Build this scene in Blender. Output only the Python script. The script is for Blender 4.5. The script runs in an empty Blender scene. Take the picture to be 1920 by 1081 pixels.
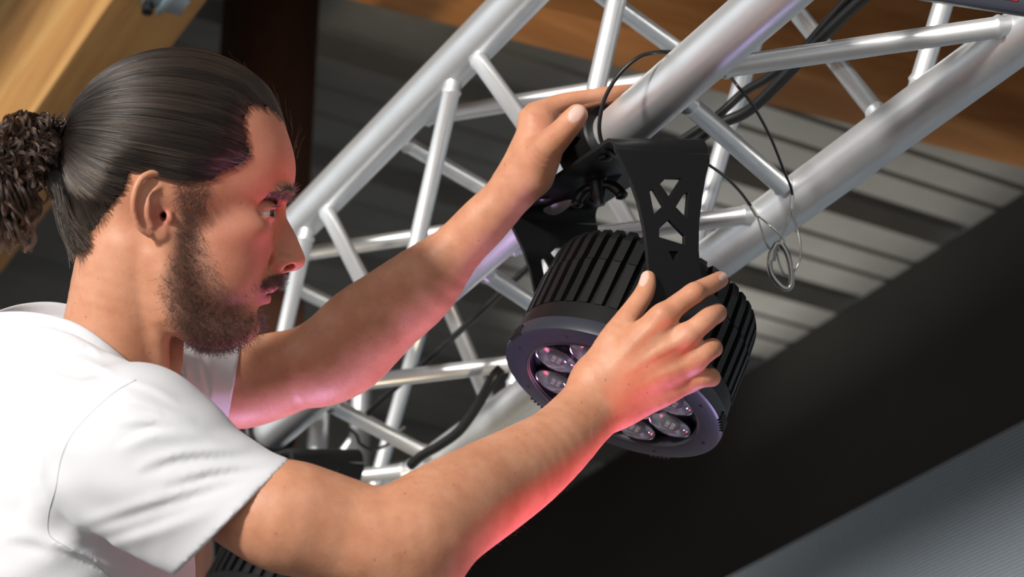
import bpy, bmesh, math, random
import numpy as np
from mathutils import Vector, Matrix

# ------------------------------------------------------------------ scene, camera, light
S = bpy.context.scene
COL = S.collection
F, CX, CY = 4000.0, 960.0, 540.5              # focal length and centre in pixels of a 1920x1081 frame
CAMH = 1.9                                    # camera height above the floor
PITCH = math.atan2(2650 - CY, F)
T_ = np.array([-1620 - CX, -(2650 - CY), -F]); T_ /= np.linalg.norm(T_)   # truss direction, camera axes
UP_ = np.array([0, math.cos(PITCH), -math.sin(PITCH)])
E1_ = np.cross(T_, UP_); E1_ /= np.linalg.norm(E1_)
M3 = np.stack([E1_, T_, UP_])                 # camera axes -> world (x across the truss, y along it, z up)
ORG = np.array([0, 0, CAMH])

def c2w(p):                                   # camera-axis coordinates -> world, any array shape
    return np.asarray(p) @ M3.T + ORG
def PC(px, py, Z):                            # point seen at a pixel, Z metres deep, camera axes
    return np.array([(px - CX) / F * Z, -(py - CY) / F * Z, -Z])
def P(px, py, Z):
    return c2w(PC(px, py, Z))

cam = bpy.data.cameras.new('camera'); camo = bpy.data.objects.new('camera', cam); COL.objects.link(camo)
mw = Matrix.Identity(4)
for i in range(3):
    for j in range(3): mw[i][j] = M3[i][j]
    mw[i][3] = ORG[i]
camo.matrix_world = mw
cam.sensor_width = 36.0; cam.lens = F / 1920 * 36.0; cam.clip_start = 0.05
cam.dof.use_dof = True; cam.dof.focus_distance = 1.90; cam.dof.aperture_fstop = 7.0
S.camera = camo

w = bpy.data.worlds.new('daylight'); S.world = w; w.use_nodes = True
bg = w.node_tree.nodes['Background']; bg.inputs['Color'].default_value = (0.90, 0.95, 1.0, 1); bg.inputs['Strength'].default_value = 0.80

def lamp(name, kind, loc, target, energy, color, size=0.3, spot=60, blend=0.6):
    d = bpy.data.lights.new(name, kind); d.energy = energy; d.color = color
    if kind == 'AREA': d.size = size
    elif kind == 'SPOT': d.spot_size = math.radians(spot); d.spot_blend = blend; d.shadow_soft_size = size
    elif kind == 'SUN': d.angle = size
    o = bpy.data.objects.new(name, d); COL.objects.link(o)
    o.location = loc
    o.rotation_euler = (Vector(target) - Vector(loc)).to_track_quat('-Z', 'Y').to_euler()
    return o
# low daylight coming in under the roof from the open left side
lamp('sun', 'SUN', (-5.6, -1.9, 4.1), (1, 1.4, 2.8), 3.7, (1.0, 0.955, 0.89), 0.12)
# coloured stage lamps standing on the stage below, then two added fill spots
lamp('stage_lamp_red', 'SPOT', tuple(P(1500, 2300, 1.75)), tuple(P(1080, 920, 1.80)), 26, (1.0, 0.05, 0.10), 0.06, 27)
lamp('stage_lamp_violet', 'SPOT', tuple(P(620, 2700, 2.14)), tuple(P(590, 760, 2.10)), 60, (0.80, 0.52, 1.0), 0.10, 26)
lamp('stage_lamp_violet_far', 'SPOT', tuple(P(1500, 2600, 2.25)), tuple(P(1080, 900, 1.86)), 48, (0.62, 0.50, 1.0), 0.08, 22)
lamp('stage_lamp_face', 'SPOT', tuple(P(1500, 1700, 2.3)), tuple(P(480, 480, 1.9)), 6.0, (1.0, 0.11, 0.13), 0.08, 45)
lamp('purlin_fill', 'SPOT', (0.95, 1.15, 0.6), (1.42, 2.56, 3.95), 150, (1.0, 0.84, 0.58), 0.06, 17, 1.0)  # added warm uplight in place of sunlit ground bounce on the purlin
lamp('ceiling_fill', 'SPOT', (2.40, 5.0, 3.12), (2.82, 3.2, 4.3), 240, (1.0, 0.98, 0.92), 0.08, 50, 1.0)  # unseen spot added to brighten the roof sheets near the wall

S.view_settings.view_transform = 'Standard'; S.view_settings.look = 'None'
S.view_settings.exposure = 0.0; S.view_settings.gamma = 1.0; S.view_settings.use_curve_mapping = False

# ------------------------------------------------------------------ helpers: materials
MATS = {}
def mat(name, color, rough=0.5, metal=0.0, spec=None, **kw):
    m = bpy.data.materials.new(name); m.use_nodes = True
    b = m.node_tree.nodes['Principled BSDF']
    b.inputs['Base Color'].default_value = (*color, 1); b.inputs['Roughness'].default_value = rough; b.inputs['Metallic'].default_value = metal
    if spec is not None: b.inputs['Specular IOR Level'].default_value = spec
    for k, v in kw.items(): b.inputs[k.replace('_', ' ')].default_value = v
    MATS[name] = m
    return m
def nd(m, kind, **kw):
    n = m.node_tree.nodes.new(kind)
    for k, v in kw.items():
        if k.startswith('i_'):
            key = k[2:]; n.inputs[int(key) if key.isdigit() else key.replace('_', ' ')].default_value = v
        else: setattr(n, k, v)
    return n
def ln(m, a, b): m.node_tree.links.new(a, b)
def bsdf(m): return m.node_tree.nodes['Principled BSDF']
def ramp(m, fac, stops):
    r = nd(m, 'ShaderNodeValToRGB'); e = r.color_ramp.elements
    while len(e) < len(stops): e.new(0.5)
    for i, (p, c) in enumerate(stops): e[i].position = p; e[i].color = (*c, 1)
    ln(m, fac, r.inputs['Fac']); return r
def coords(m, scale=(1, 1, 1), kind='Object', rot=(0, 0, 0)):
    t = nd(m, 'ShaderNodeTexCoord'); mp = nd(m, 'ShaderNodeMapping')
    mp.inputs['Scale'].default_value = scale; mp.inputs['Rotation'].default_value = rot
    ln(m, t.outputs[kind], mp.inputs['Vector']); return mp.outputs['Vector']
def noise(m, vec, scale, detail=4, rough=0.5, dist=0.0):
    n = nd(m, 'ShaderNodeTexNoise', i_Scale=scale, i_Detail=detail, i_Roughness=rough, i_Distortion=dist)
    if vec is not None: ln(m, vec, n.inputs['Vector'])
    return n.outputs['Fac']
def bump(m, h, strength, dist=0.001):
    b = nd(m, 'ShaderNodeBump', i_Strength=strength, i_Distance=dist); ln(m, h, b.inputs['Height'])
    ln(m, b.outputs['Normal'], bsdf(m).inputs['Normal']); return b

def mixc(m, fac, a, b, mode='MIX'):
    x = nd(m, 'ShaderNodeMix', data_type='RGBA', blend_type=mode)
    if hasattr(fac, 'is_linked') or hasattr(fac, 'links'): ln(m, fac, x.inputs[0])
    else: x.inputs[0].default_value = fac
    for v, s in ((a, 6), (b, 7)):
        if isinstance(v, tuple): x.inputs[s].default_value = (*v, 1)
        else: ln(m, v, x.inputs[s])
    return x.outputs[2]
def attr(m, name):
    a = nd(m, 'ShaderNodeAttribute'); a.attribute_name = name; return a.outputs['Fac']

# aluminium tube
m = mat('aluminium', (0.86, 0.87, 0.88), 0.36, 0.74)
v = coords(m, (1, 1, 1)); n1 = noise(m, v, 9, 5, 0.6); n2 = noise(m, coords(m, (260, 9, 9)), 3, 3)
r = ramp(m, n1, [(0.3, (0.82, 0.83, 0.84)), (0.55, (0.92, 0.93, 0.94)), (0.8, (0.95, 0.95, 0.95))]); ln(m, r.outputs['Color'], bsdf(m).inputs['Base Color'])
rr = ramp(m, n1, [(0.3, (0.44,) * 3), (0.7, (0.30,) * 3)]); ln(m, rr.outputs['Color'], bsdf(m).inputs['Roughness'])
bump(m, n2, 0.06, 0.001)
m = mat('weld', (0.85, 0.86, 0.86), 0.3, 1.0); bump(m, noise(m, coords(m), 420, 2), 0.4, 0.001)
# blacks
m = mat('black_powder', (0.008, 0.008, 0.0085), 0.42, spec=0.28); bump(m, noise(m, coords(m), 900, 2), 0.10, 0.0005)
m = mat('black_plastic', (0.013, 0.013, 0.014), 0.35)
m = mat('bezel_black', (0.030, 0.032, 0.046), 0.38); bump(m, noise(m, coords(m), 700, 2), 0.06, 0.0005)
m = mat('rubber', (0.012, 0.012, 0.012), 0.38)
m = mat('recess_black', (0.008, 0.008, 0.011), 0.3)
m = mat('lens_clear', (0.75, 0.78, 0.85), 0.08, 0.0); bsdf(m).inputs['Transmission Weight'].default_value = 0.85; bsdf(m).inputs['IOR'].default_value = 1.47
m = mat('reflector', (0.55, 0.56, 0.60), 0.22, 1.0)
m = mat('led_chip', (0.80, 0.78, 0.62), 0.4)
m = mat('steel', (0.45, 0.45, 0.43), 0.28, 1.0); bump(m, noise(m, coords(m), 500, 2), 0.08, 0.0005)
m = mat('steel_wire', (0.55, 0.55, 0.52), 0.35, 1.0)
m = mat('ferrule', (0.86, 0.85, 0.80), 0.35, 0.9)
m = mat('zinc', (0.50, 0.60, 0.66), 0.4, 0.9)
# wood
def wood(name, base, dark, light, ax):
    m = mat(name, base, 0.6)
    sc = [3.0, 3.0, 3.0]; sc[ax] = 0.22
    v = coords(m, tuple(sc)); n = noise(m, v, 3.0, 6, 0.62, 1.6)
    n2 = noise(m, coords(m, tuple(s * 8 for s in sc)), 5, 4, 0.6)
    r = ramp(m, n, [(0.28, dark), (0.5, base), (0.72, light)])
    c = mixc(m, n2, r.outputs['Color'], tuple(x * 0.72 for x in base)); 
    mm = nd(m, 'ShaderNodeMath', operation='MULTIPLY', i_1=0.5); ln(m, n2, mm.inputs[0]);
    c = mixc(m, mm.outputs[0], r.outputs['Color'], dark); ln(m, c, bsdf(m).inputs['Base Color'])
    bump(m, n2, 0.25, 0.003); return m
wood('wood_honey', (0.52, 0.27, 0.085), (0.30, 0.135, 0.04), (0.66, 0.40, 0.15), 1)
wood('wood_brown', (0.50, 0.205, 0.058), (0.27, 0.095, 0.030), (0.66, 0.31, 0.10), 0)
wood('wood_dark', (0.085, 0.030, 0.014), (0.045, 0.016, 0.009), (0.12, 0.045, 0.02), 2)
# roof sheet, wall, floor
m = mat('roof_sheet', (0.20, 0.195, 0.18), 0.6); v = coords(m); n = noise(m, v, 3, 5, 0.6)
r = ramp(m, n, [(0.3, (0.165, 0.16, 0.145)), (0.7, (0.23, 0.225, 0.21))]); ln(m, r.outputs['Color'], bsdf(m).inputs['Base Color'])
m = mat('dark_wall', (0.020, 0.018, 0.015), 0.8); v = coords(m); n = noise(m, v, 1.5, 4, 0.6)
r = ramp(m, n, [(0.3, (0.014, 0.013, 0.011)), (0.7, (0.026, 0.022, 0.018))]); ln(m, r.outputs['Color'], bsdf(m).inputs['Base Color'])
m = mat('stage_floor', (0.24, 0.23, 0.22), 0.6); n = noise(m, coords(m), 2.5, 6, 0.6)
r = ramp(m, n, [(0.3, (0.20, 0.19, 0.18)), (0.7, (0.28, 0.27, 0.26))]); ln(m, r.outputs['Color'], bsdf(m).inputs['Base Color'])

# ------------------------------------------------------------------ helpers: geometry (world metres)
def link(o, parent=None):
    COL.objects.link(o)
    if parent is not None:
        o.parent = parent; o.matrix_parent_inverse = parent.matrix_world.inverted()
    return o
def tag(o, label=None, cat=None, group=None, kind=None):
    if label: o['label'] = label
    if cat: o['category'] = cat
    if group: o['group'] = group
    if kind: o['kind'] = kind
    return o
def empty(name, loc):
    o = bpy.data.objects.new(name, None); o.location = tuple(loc); o.empty_display_size = 0.05
    o.matrix_world = Matrix.Translation(Vector(tuple(loc))); COL.objects.link(o); return o
def mesh(name, V, Fc, material, parent=None, smooth=True, sharp=None):
    me = bpy.data.meshes.new(name)
    me.from_pydata([tuple(map(float, x)) for x in V], [], [tuple(map(int, f)) for f in Fc]); me.update()
    bm = bmesh.new(); bm.from_mesh(me); bmesh.ops.recalc_face_normals(bm, faces=bm.faces); bm.to_mesh(me); bm.free()
    if smooth:
        me.polygons.foreach_set('use_smooth', [True] * len(me.polygons))
        if sharp: me.set_sharp_from_angle(angle=math.radians(sharp))
    if material: me.materials.append(MATS[material])
    return link(bpy.data.objects.new(name, me), parent)
def join(parts):
    V, Fc, o = [], [], 0
    for v, f in parts:
        V += list(v); Fc += [tuple(i + o for i in q) for q in f]; o += len(v)
    return V, Fc
def box(c, ax, half):                           # centre, 3 axes (rows), half sizes
    c = np.asarray(c, float); ax = np.asarray(ax, float)
    V = [c + ax[0] * half[0] * a + ax[1] * half[1] * b + ax[2] * half[2] * d for a in (-1, 1) for b in (-1, 1) for d in (-1, 1)]
    return V, [(0, 1, 3, 2), (4, 6, 7, 5), (0, 4, 5, 1), (2, 3, 7, 6), (0, 2, 6, 4), (1, 5, 7, 3)]
def bevel_box(name, c, ax, half, bev, material, parent=None, seg=2):
    V, Fc = box(c, ax, half); o = mesh(name, V, Fc, material, parent, True, 40)
    bm = bmesh.new(); bm.from_mesh(o.data)
    bmesh.ops.bevel(bm, geom=list(bm.edges), offset=bev, segments=seg, affect='EDGES', profile=0.5); bm.to_mesh(o.data); bm.free()
    o.data.polygons.foreach_set('use_smooth', [True] * len(o.data.polygons)); o.data.set_sharp_from_angle(angle=math.radians(40)); return o
def frame_of(d):
    d = d / np.linalg.norm(d); a = np.array([0, 0, 1.0]) if abs(d[2]) < 0.9 else np.array([1.0, 0, 0])
    x = np.cross(a, d); x /= np.linalg.norm(x); return x, np.cross(d, x), d
def sweep(path, rad, n=12, cap=True, flat=None):
    """tube along a polyline; rad scalar or list; parallel-transported frame"""
    path = [np.asarray(p, float) for p in path]; N = len(path)
    rad = [rad] * N if np.isscalar(rad) else rad
    V, Fc = [], []; x = None
    for i, p in enumerate(path):
        d = path[min(i + 1, N - 1)] - path[max(i - 1, 0)]; d /= max(np.linalg.norm(d), 1e-9)
        if x is None: x, y, _ = frame_of(d)
        else:
            x = x - d * (x @ d); x /= np.linalg.norm(x); y = np.cross(d, x)
        for k in range(n):
            a = 2 * math.pi * k / n
            V.append(p + (x * math.cos(a) + y * math.sin(a)) * rad[i])
    for i in range(N - 1):
        for k in range(n):
            a, b = i * n + k, i * n + (k + 1) % n; Fc.append((a, b, b + n, a + n))
    if cap: Fc.append(tuple(range(n))[::-1]); Fc.append(tuple((N - 1) * n + k for k in range(n)))
    return V, Fc
def lathe(c, axis, prof, n=64, x=None):         # prof: list of (along, radius)
    c = np.asarray(c, float); X, Y, D = frame_of(np.asarray(axis, float))
    if x is not None: X = x; Y = np.cross(D, X)
    V, Fc = [], []
    for (h, r) in prof:
        for k in range(n):
            a = 2 * math.pi * k / n; V.append(c + D * h + (X * math.cos(a) + Y * math.sin(a)) * r)
    for i in range(len(prof) - 1):
        for k in range(n):
            a, b = i * n + k, i * n + (k + 1) % n; Fc.append((a, b, b + n, a + n))
    return V, Fc
def crom(pts, per=6):                           # Catmull-Rom through rows of any width
    pts = np.asarray(pts, float); out = []
    q = np.vstack([2 * pts[0] - pts[1], pts, 2 * pts[-1] - pts[-2]])
    for i in range(1, len(q) - 2):
        for s in np.arange(per) / per:
            a, b, c, d = q[i - 1], q[i], q[i + 1], q[i + 2]
            out.append(0.5 * ((2 * b) + (c - a) * s + (2 * a - 5 * b + 4 * c - d) * s * s + (3 * b - a - 3 * c + d) * s ** 3))
    out.append(pts[-1]); return np.array(out)
def pixpath(pts, per=6):                        # (px,py,Z) rows -> smooth world polyline
    return [P(*q) for q in crom(pts, per)]

# ------------------------------------------------------------------ structure: roof, walls, floor, timber
CEIL = CAMH + 2.40
WALLX = 2.40 / math.tan(math.radians(38.5))
def quad_strip(name, prof_yz, x0, x1, material, thick, kind='structure'):
    V, Fc = [], []
    for (y, z) in prof_yz: V += [(x0, y, z), (x1, y, z), (x1, y, z + thick), (x0, y, z + thick)]
    for i in range(len(prof_yz) - 1):
        for k in range(4):
            a, b = i * 4 + k, i * 4 + (k + 1) % 4; Fc.append((a, a + 4, b + 4, b))
    Fc += [(0, 1, 2, 3), tuple(len(V) - 4 + k for k in (3, 2, 1, 0))]
    o = mesh(name, V, Fc, material, None, False); tag(o, kind=kind); return o
# trapezoidal roof sheet: ribs run across the truss (x), 0.4 m apart, with small stiffening creases between them
prof = []
y = -3.545
while y < 8.6:
    prof += [(y, 0.0), (y + 0.022, 0.040), (y + 0.085, 0.040), (y + 0.107, 0.0),
             (y + 0.190, 0.0), (y + 0.196, 0.006), (y + 0.208, 0.006), (y + 0.214, 0.0),
             (y + 0.286, 0.0), (y + 0.292, 0.006), (y + 0.304, 0.006), (y + 0.310, 0.0)]
    y += 0.395
quad_strip('ceiling', [(a, CEIL + b) for a, b in prof], -1.2, WALLX + 0.05, 'roof_sheet', 0.004)
I3 = np.eye(3)
def slab(name, lo, hi, material, kind='structure'):
    lo, hi = np.array(lo, float), np.array(hi, float); V, Fc = box((lo + hi) / 2, I3, (hi - lo) / 2)
    o = mesh(name, V, Fc, material, None, False); tag(o, kind=kind); return o
slab('wall_right', (WALLX, -6.0, 0), (WALLX + 0.12, 8.6, CEIL), 'dark_wall')
slab('wall_far', (-1.2, 8.5, 0), (WALLX, 8.62, CEIL), 'dark_wall')
slab('floor', (-1.2, -8, -0.12), (WALLX, 8.6, 0), 'stage_floor')
m = mat('pale_paving', (0.46, 0.44, 0.40), 0.8); n = noise(m, coords(m), 1.5, 6, 0.6)
r = ramp(m, n, [(0.3, (0.40, 0.38, 0.35)), (0.7, (0.52, 0.50, 0.46))]); ln(m, r.outputs['Color'], bsdf(m).inputs['Base Color'])
slab('ground', (-14, -14, -0.12), (-1.2, 14, -0.005), 'pale_paving')

# timber rafter along the truss, beside the open side
zb = CAMH + 1.80; xr, xl = 1.80 / math.tan(math.radians(64.15)), 1.80 / math.tan(math.radians(67.4))
raf = bevel_box('wooden_rafter', ((xr + xl) / 2, 3.2, zb + 0.30), I3, ((xr - xl) / 2, 4.2, 0.298), 0.006, 'wood_honey')
tag(raf, 'sunlit honey coloured timber rafter slanting down behind the curly ponytail', 'beam')
# purlin crossing under the roof sheets
pd = np.array([1, -0.105, 0]); pd /= np.linalg.norm(pd); pn = np.array([-pd[1], pd[0], 0])
pf = P(1426, 194, 2.05 / 0.543)                  # a point on its far bottom edge
pc = pf - pn * 0.055 + np.array([0, 0, 0.172])
pc = pc + pd * (1.965 - pc[0])
pur = bevel_box('wooden_purlin', pc, (pd, pn, (0, 0, 1)), (1.04, 0.055, 0.172), 0.005, 'wood_brown')
tag(pur, 'brown timber purlin crossing under the grey roof sheets behind the truss', 'beam')
# dark post
a, b = P(432, 0, 4.02), P(585, 0, 4.02)
pc = (a + b) / 2; hw = np.linalg.norm((b - a)[:2]) / 2 * 0.92
post = bevel_box('wooden_post', (pc[0], pc[1], CEIL / 2), I3, (hw, hw, CEIL / 2 - 0.003), 0.006, 'wood_dark')
tag(post, 'dark brown upright timber post behind the top of the head', 'post')
# zinc hanger on the rafter's underside
hg = empty('joist_hanger', P(310, 0, 1.80 / 0.586 * 0.995))
hc = P(312, -8, 1.80 / 0.586); hc[2] = zb - 0.004
o = bevel_box('plate', hc, I3, (0.030, 0.022, 0.003), 0.001, 'zinc', hg)
bevel_box('rib', hc + np.array([-0.004, -0.004, -0.009]), I3, (0.004, 0.022, 0.007), 0.001, 'zinc', hg)
V, Fc = lathe(hc + np.array([-0.020, 0.018, -0.016]), (0, 0, 1), [(0, 0), (0, 0.009), (0.012, 0.009), (0.012, 0)], 6)
mesh('bolt', V, Fc, 'black_powder', hg, True, 30)
tag(hg, 'small grey metal bracket with dark bolt under the sunlit rafter', 'bracket')

# LED wall in front of the dark wall
LX = 2.62; LT = CAMH + LX * math.tan(math.radians(31.9))
led = empty('led_screen', (LX, 2.5, 0.5))
m = mat('led_face', (0.05, 0.055, 0.06), 0.45)
tc = coords(m, (1, 1, 1)); sx = nd(m, 'ShaderNodeSeparateXYZ'); ln(m, tc, sx.inputs[0])
def stripe(sock, pitch, duty):
    a = nd(m, 'ShaderNodeMath', operation='DIVIDE', i_1=pitch); ln(m, sock, a.inputs[0])
    f = nd(m, 'ShaderNodeMath', operation='FRACT'); ln(m, a.outputs[0], f.inputs[0])
    g = nd(m, 'ShaderNodeMath', operation='LESS_THAN', i_1=duty); ln(m, f.outputs[0], g.inputs[0]); return g.outputs[0]
s1, s2 = stripe(sx.outputs[1], 0.0075, 0.62), stripe(sx.outputs[2], 0.0075, 0.55)
mu = nd(m, 'ShaderNodeMath', operation='MULTIPLY'); ln(m, s1, mu.inputs[0]); ln(m, s2, mu.inputs[1])
c = mixc(m, mu.outputs[0], (0.040, 0.050, 0.058), (0.42, 0.48, 0.55)); ln(m, c, bsdf(m).inputs['Base Color'])
bump(m, mu.outputs[0], 0.5, 0.002)
for iy in range(8):                              # 0.5 m modules, seven rows
    for iz in range(7):
        y0, z1 = -0.2 + iy * 0.7, LT - iz * 0.5
        bevel_box('led_module', (LX + 0.04, y0 + 0.35, z1 - 0.25), I3, (0.04, 0.3496, 0.2496), 0.0006, 'led_face', led, 1)
tag(led, 'grey LED video wall with fine horizontal dot rows at the lower right', 'screen')

# ------------------------------------------------------------------ truss
CH = {'A': (0.957, 1.370), 'B': (0.968, 1.107), 'C': (1.206, 1.115), 'D': (1.201, 1.374)}
def chp(k, Y): return np.array([CH[k][0], Y, CH[k][1] + CAMH])
truss = empty('lighting_truss', (1.08, 0.3, CAMH + 1.1))
tag(truss, 'silver aluminium box truss with zigzag braces rising to the upper right', 'truss')
for k in 'ABCD':
    V, Fc = sweep([chp(k, 0.15), chp(k, 2.92)], 0.025, 40); mesh('chord', V, Fc, 'aluminium', truss, True, 40)
PER = 0.396
def brace(ca, ya, cb, yb):
    p, q = chp(ca, ya), chp(cb, yb); d = q - p; L = np.linalg.norm(d); d /= L
    p, q = p + d * 0.012, q - d * 0.012; L -= 0.024
    ss = [0.0, 0.021, 0.0235, 0.026, 0.029]; rr = [0.0098, 0.0098, 0.0115, 0.0112, 0.0098]
    ss = ss + [L - x for x in ss[::-1]]; rr = rr + rr[::-1]
    V, Fc = sweep([p + d * s for s in ss], [x * 1.02 for x in rr], 20); mesh('brace', V, Fc, 'aluminium', truss, True, 50)
G = 0.014
for fa, fb, ya, yb in (('A', 'B', 1.787, 1.576), ('B', 'C', 1.382, 1.531 - PER), ('D', 'C', 1.528, 1.349), ('A', 'D', 1.570, 1.691 - PER)):
    for n in range(-3, 6):
        y1, y2, y3 = ya + n * PER, yb + n * PER, yb + (n + 1) * PER
        if y1 > 0.35 and y2 > 0.3 and y3 < 2.91:
            brace(fa, y1 - G, fb, y2 + G); brace(fa, y1 + G, fb, y3 - G)
# a second truss meeting it further back, at the far end
q_ = P(640, 690, 3.42); tr2 = empty('upright_truss', (q_[0], q_[1], 0))
tag(tr2, 'white upright truss tubes seen in the gap under the raised arm', 'truss')
for (x0, y0, x1, y1, Z, r, nm) in ((602, 690, 597, 1010, 3.42, 0.0157, 'chord'), (679, 690, 674, 1010, 3.42, 0.0157, 'chord'),
                              (570, 917, 780, 876, 3.40, 0.0150, 'crossbar'), (602, 700, 679, 800, 3.50, 0.007, 'brace'), (602, 900, 679, 800, 3.50, 0.007, 'brace')):
    a, b = P(x0, y0, Z), P(x1, y1, Z)
    if nm == 'chord': b = np.array([a[0], a[1], 0.0])        # stands on the floor
    V, Fc = sweep([a, b], r, 20); mesh(nm, V, Fc, 'aluminium', tr2, True, 40)

# ------------------------------------------------------------------ stage light with its yoke
def cdir(v): v = M3 @ np.asarray(v, float); return v / np.linalg.norm(v)
LA = cdir((-0.388, -0.808, 0.44))                # lamp axis, rear -> front
LP = cdir((0.42, 0.25, 0.87)); LP = LP - LA * (LP @ LA); LP /= np.linalg.norm(LP)     # pivot axis, towards the viewer
LM = cdir((-0.136, 0.968, -0.212)); LM = LM - LP * (LM @ LP); LM /= np.linalg.norm(LM)  # yoke arm, pivot -> bridge
LW = np.cross(LM, LP)                             # width of the yoke plates, to the right
L0 = P(1191, 643, 2.05)
R0 = 0.1105
def curve_plate(name, outlines, org, ax, ay, an, thick, material, parent, bev=0.0006):
    """flat plate with holes: outlines are lists of 2-D points (metres), first the outer one"""
    cu = bpy.data.curves.new(name, 'CURVE'); cu.dimensions = '2D'; cu.fill_mode = 'BOTH'
    cu.extrude = thick / 2; cu.bevel_depth = bev; cu.bevel_resolution = 1
    for pts in outlines:
        sp = cu.splines.new('POLY'); sp.points.add(len(pts) - 1)
        for q, (x, y) in zip(sp.points, pts): q.co = (x, y, 0, 1)
        sp.use_cyclic_u = True
    t = bpy.data.objects.new('tmp', cu); COL.objects.link(t)
    dg = bpy.context.evaluated_depsgraph_get(); me = bpy.data.meshes.new_from_object(t.evaluated_get(dg))
    bpy.data.objects.remove(t); bpy.data.curves.remove(cu)
    mt = Matrix.Identity(4)
    for i in range(3): mt[i][0], mt[i][1], mt[i][2], mt[i][3] = ax[i], ay[i], an[i], org[i]
    me.transform(mt); me.materials.clear(); me.materials.append(MATS[material]); me.name = name
    me.polygons.foreach_set('use_smooth', [False] * len(me.polygons))
    return link(bpy.data.objects.new(name, me), parent)

def smooth_poly(pts, per=5):
    q = crom(np.array(pts + [pts[0]]), per); return [tuple(x) for x in q[:-1]]

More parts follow.
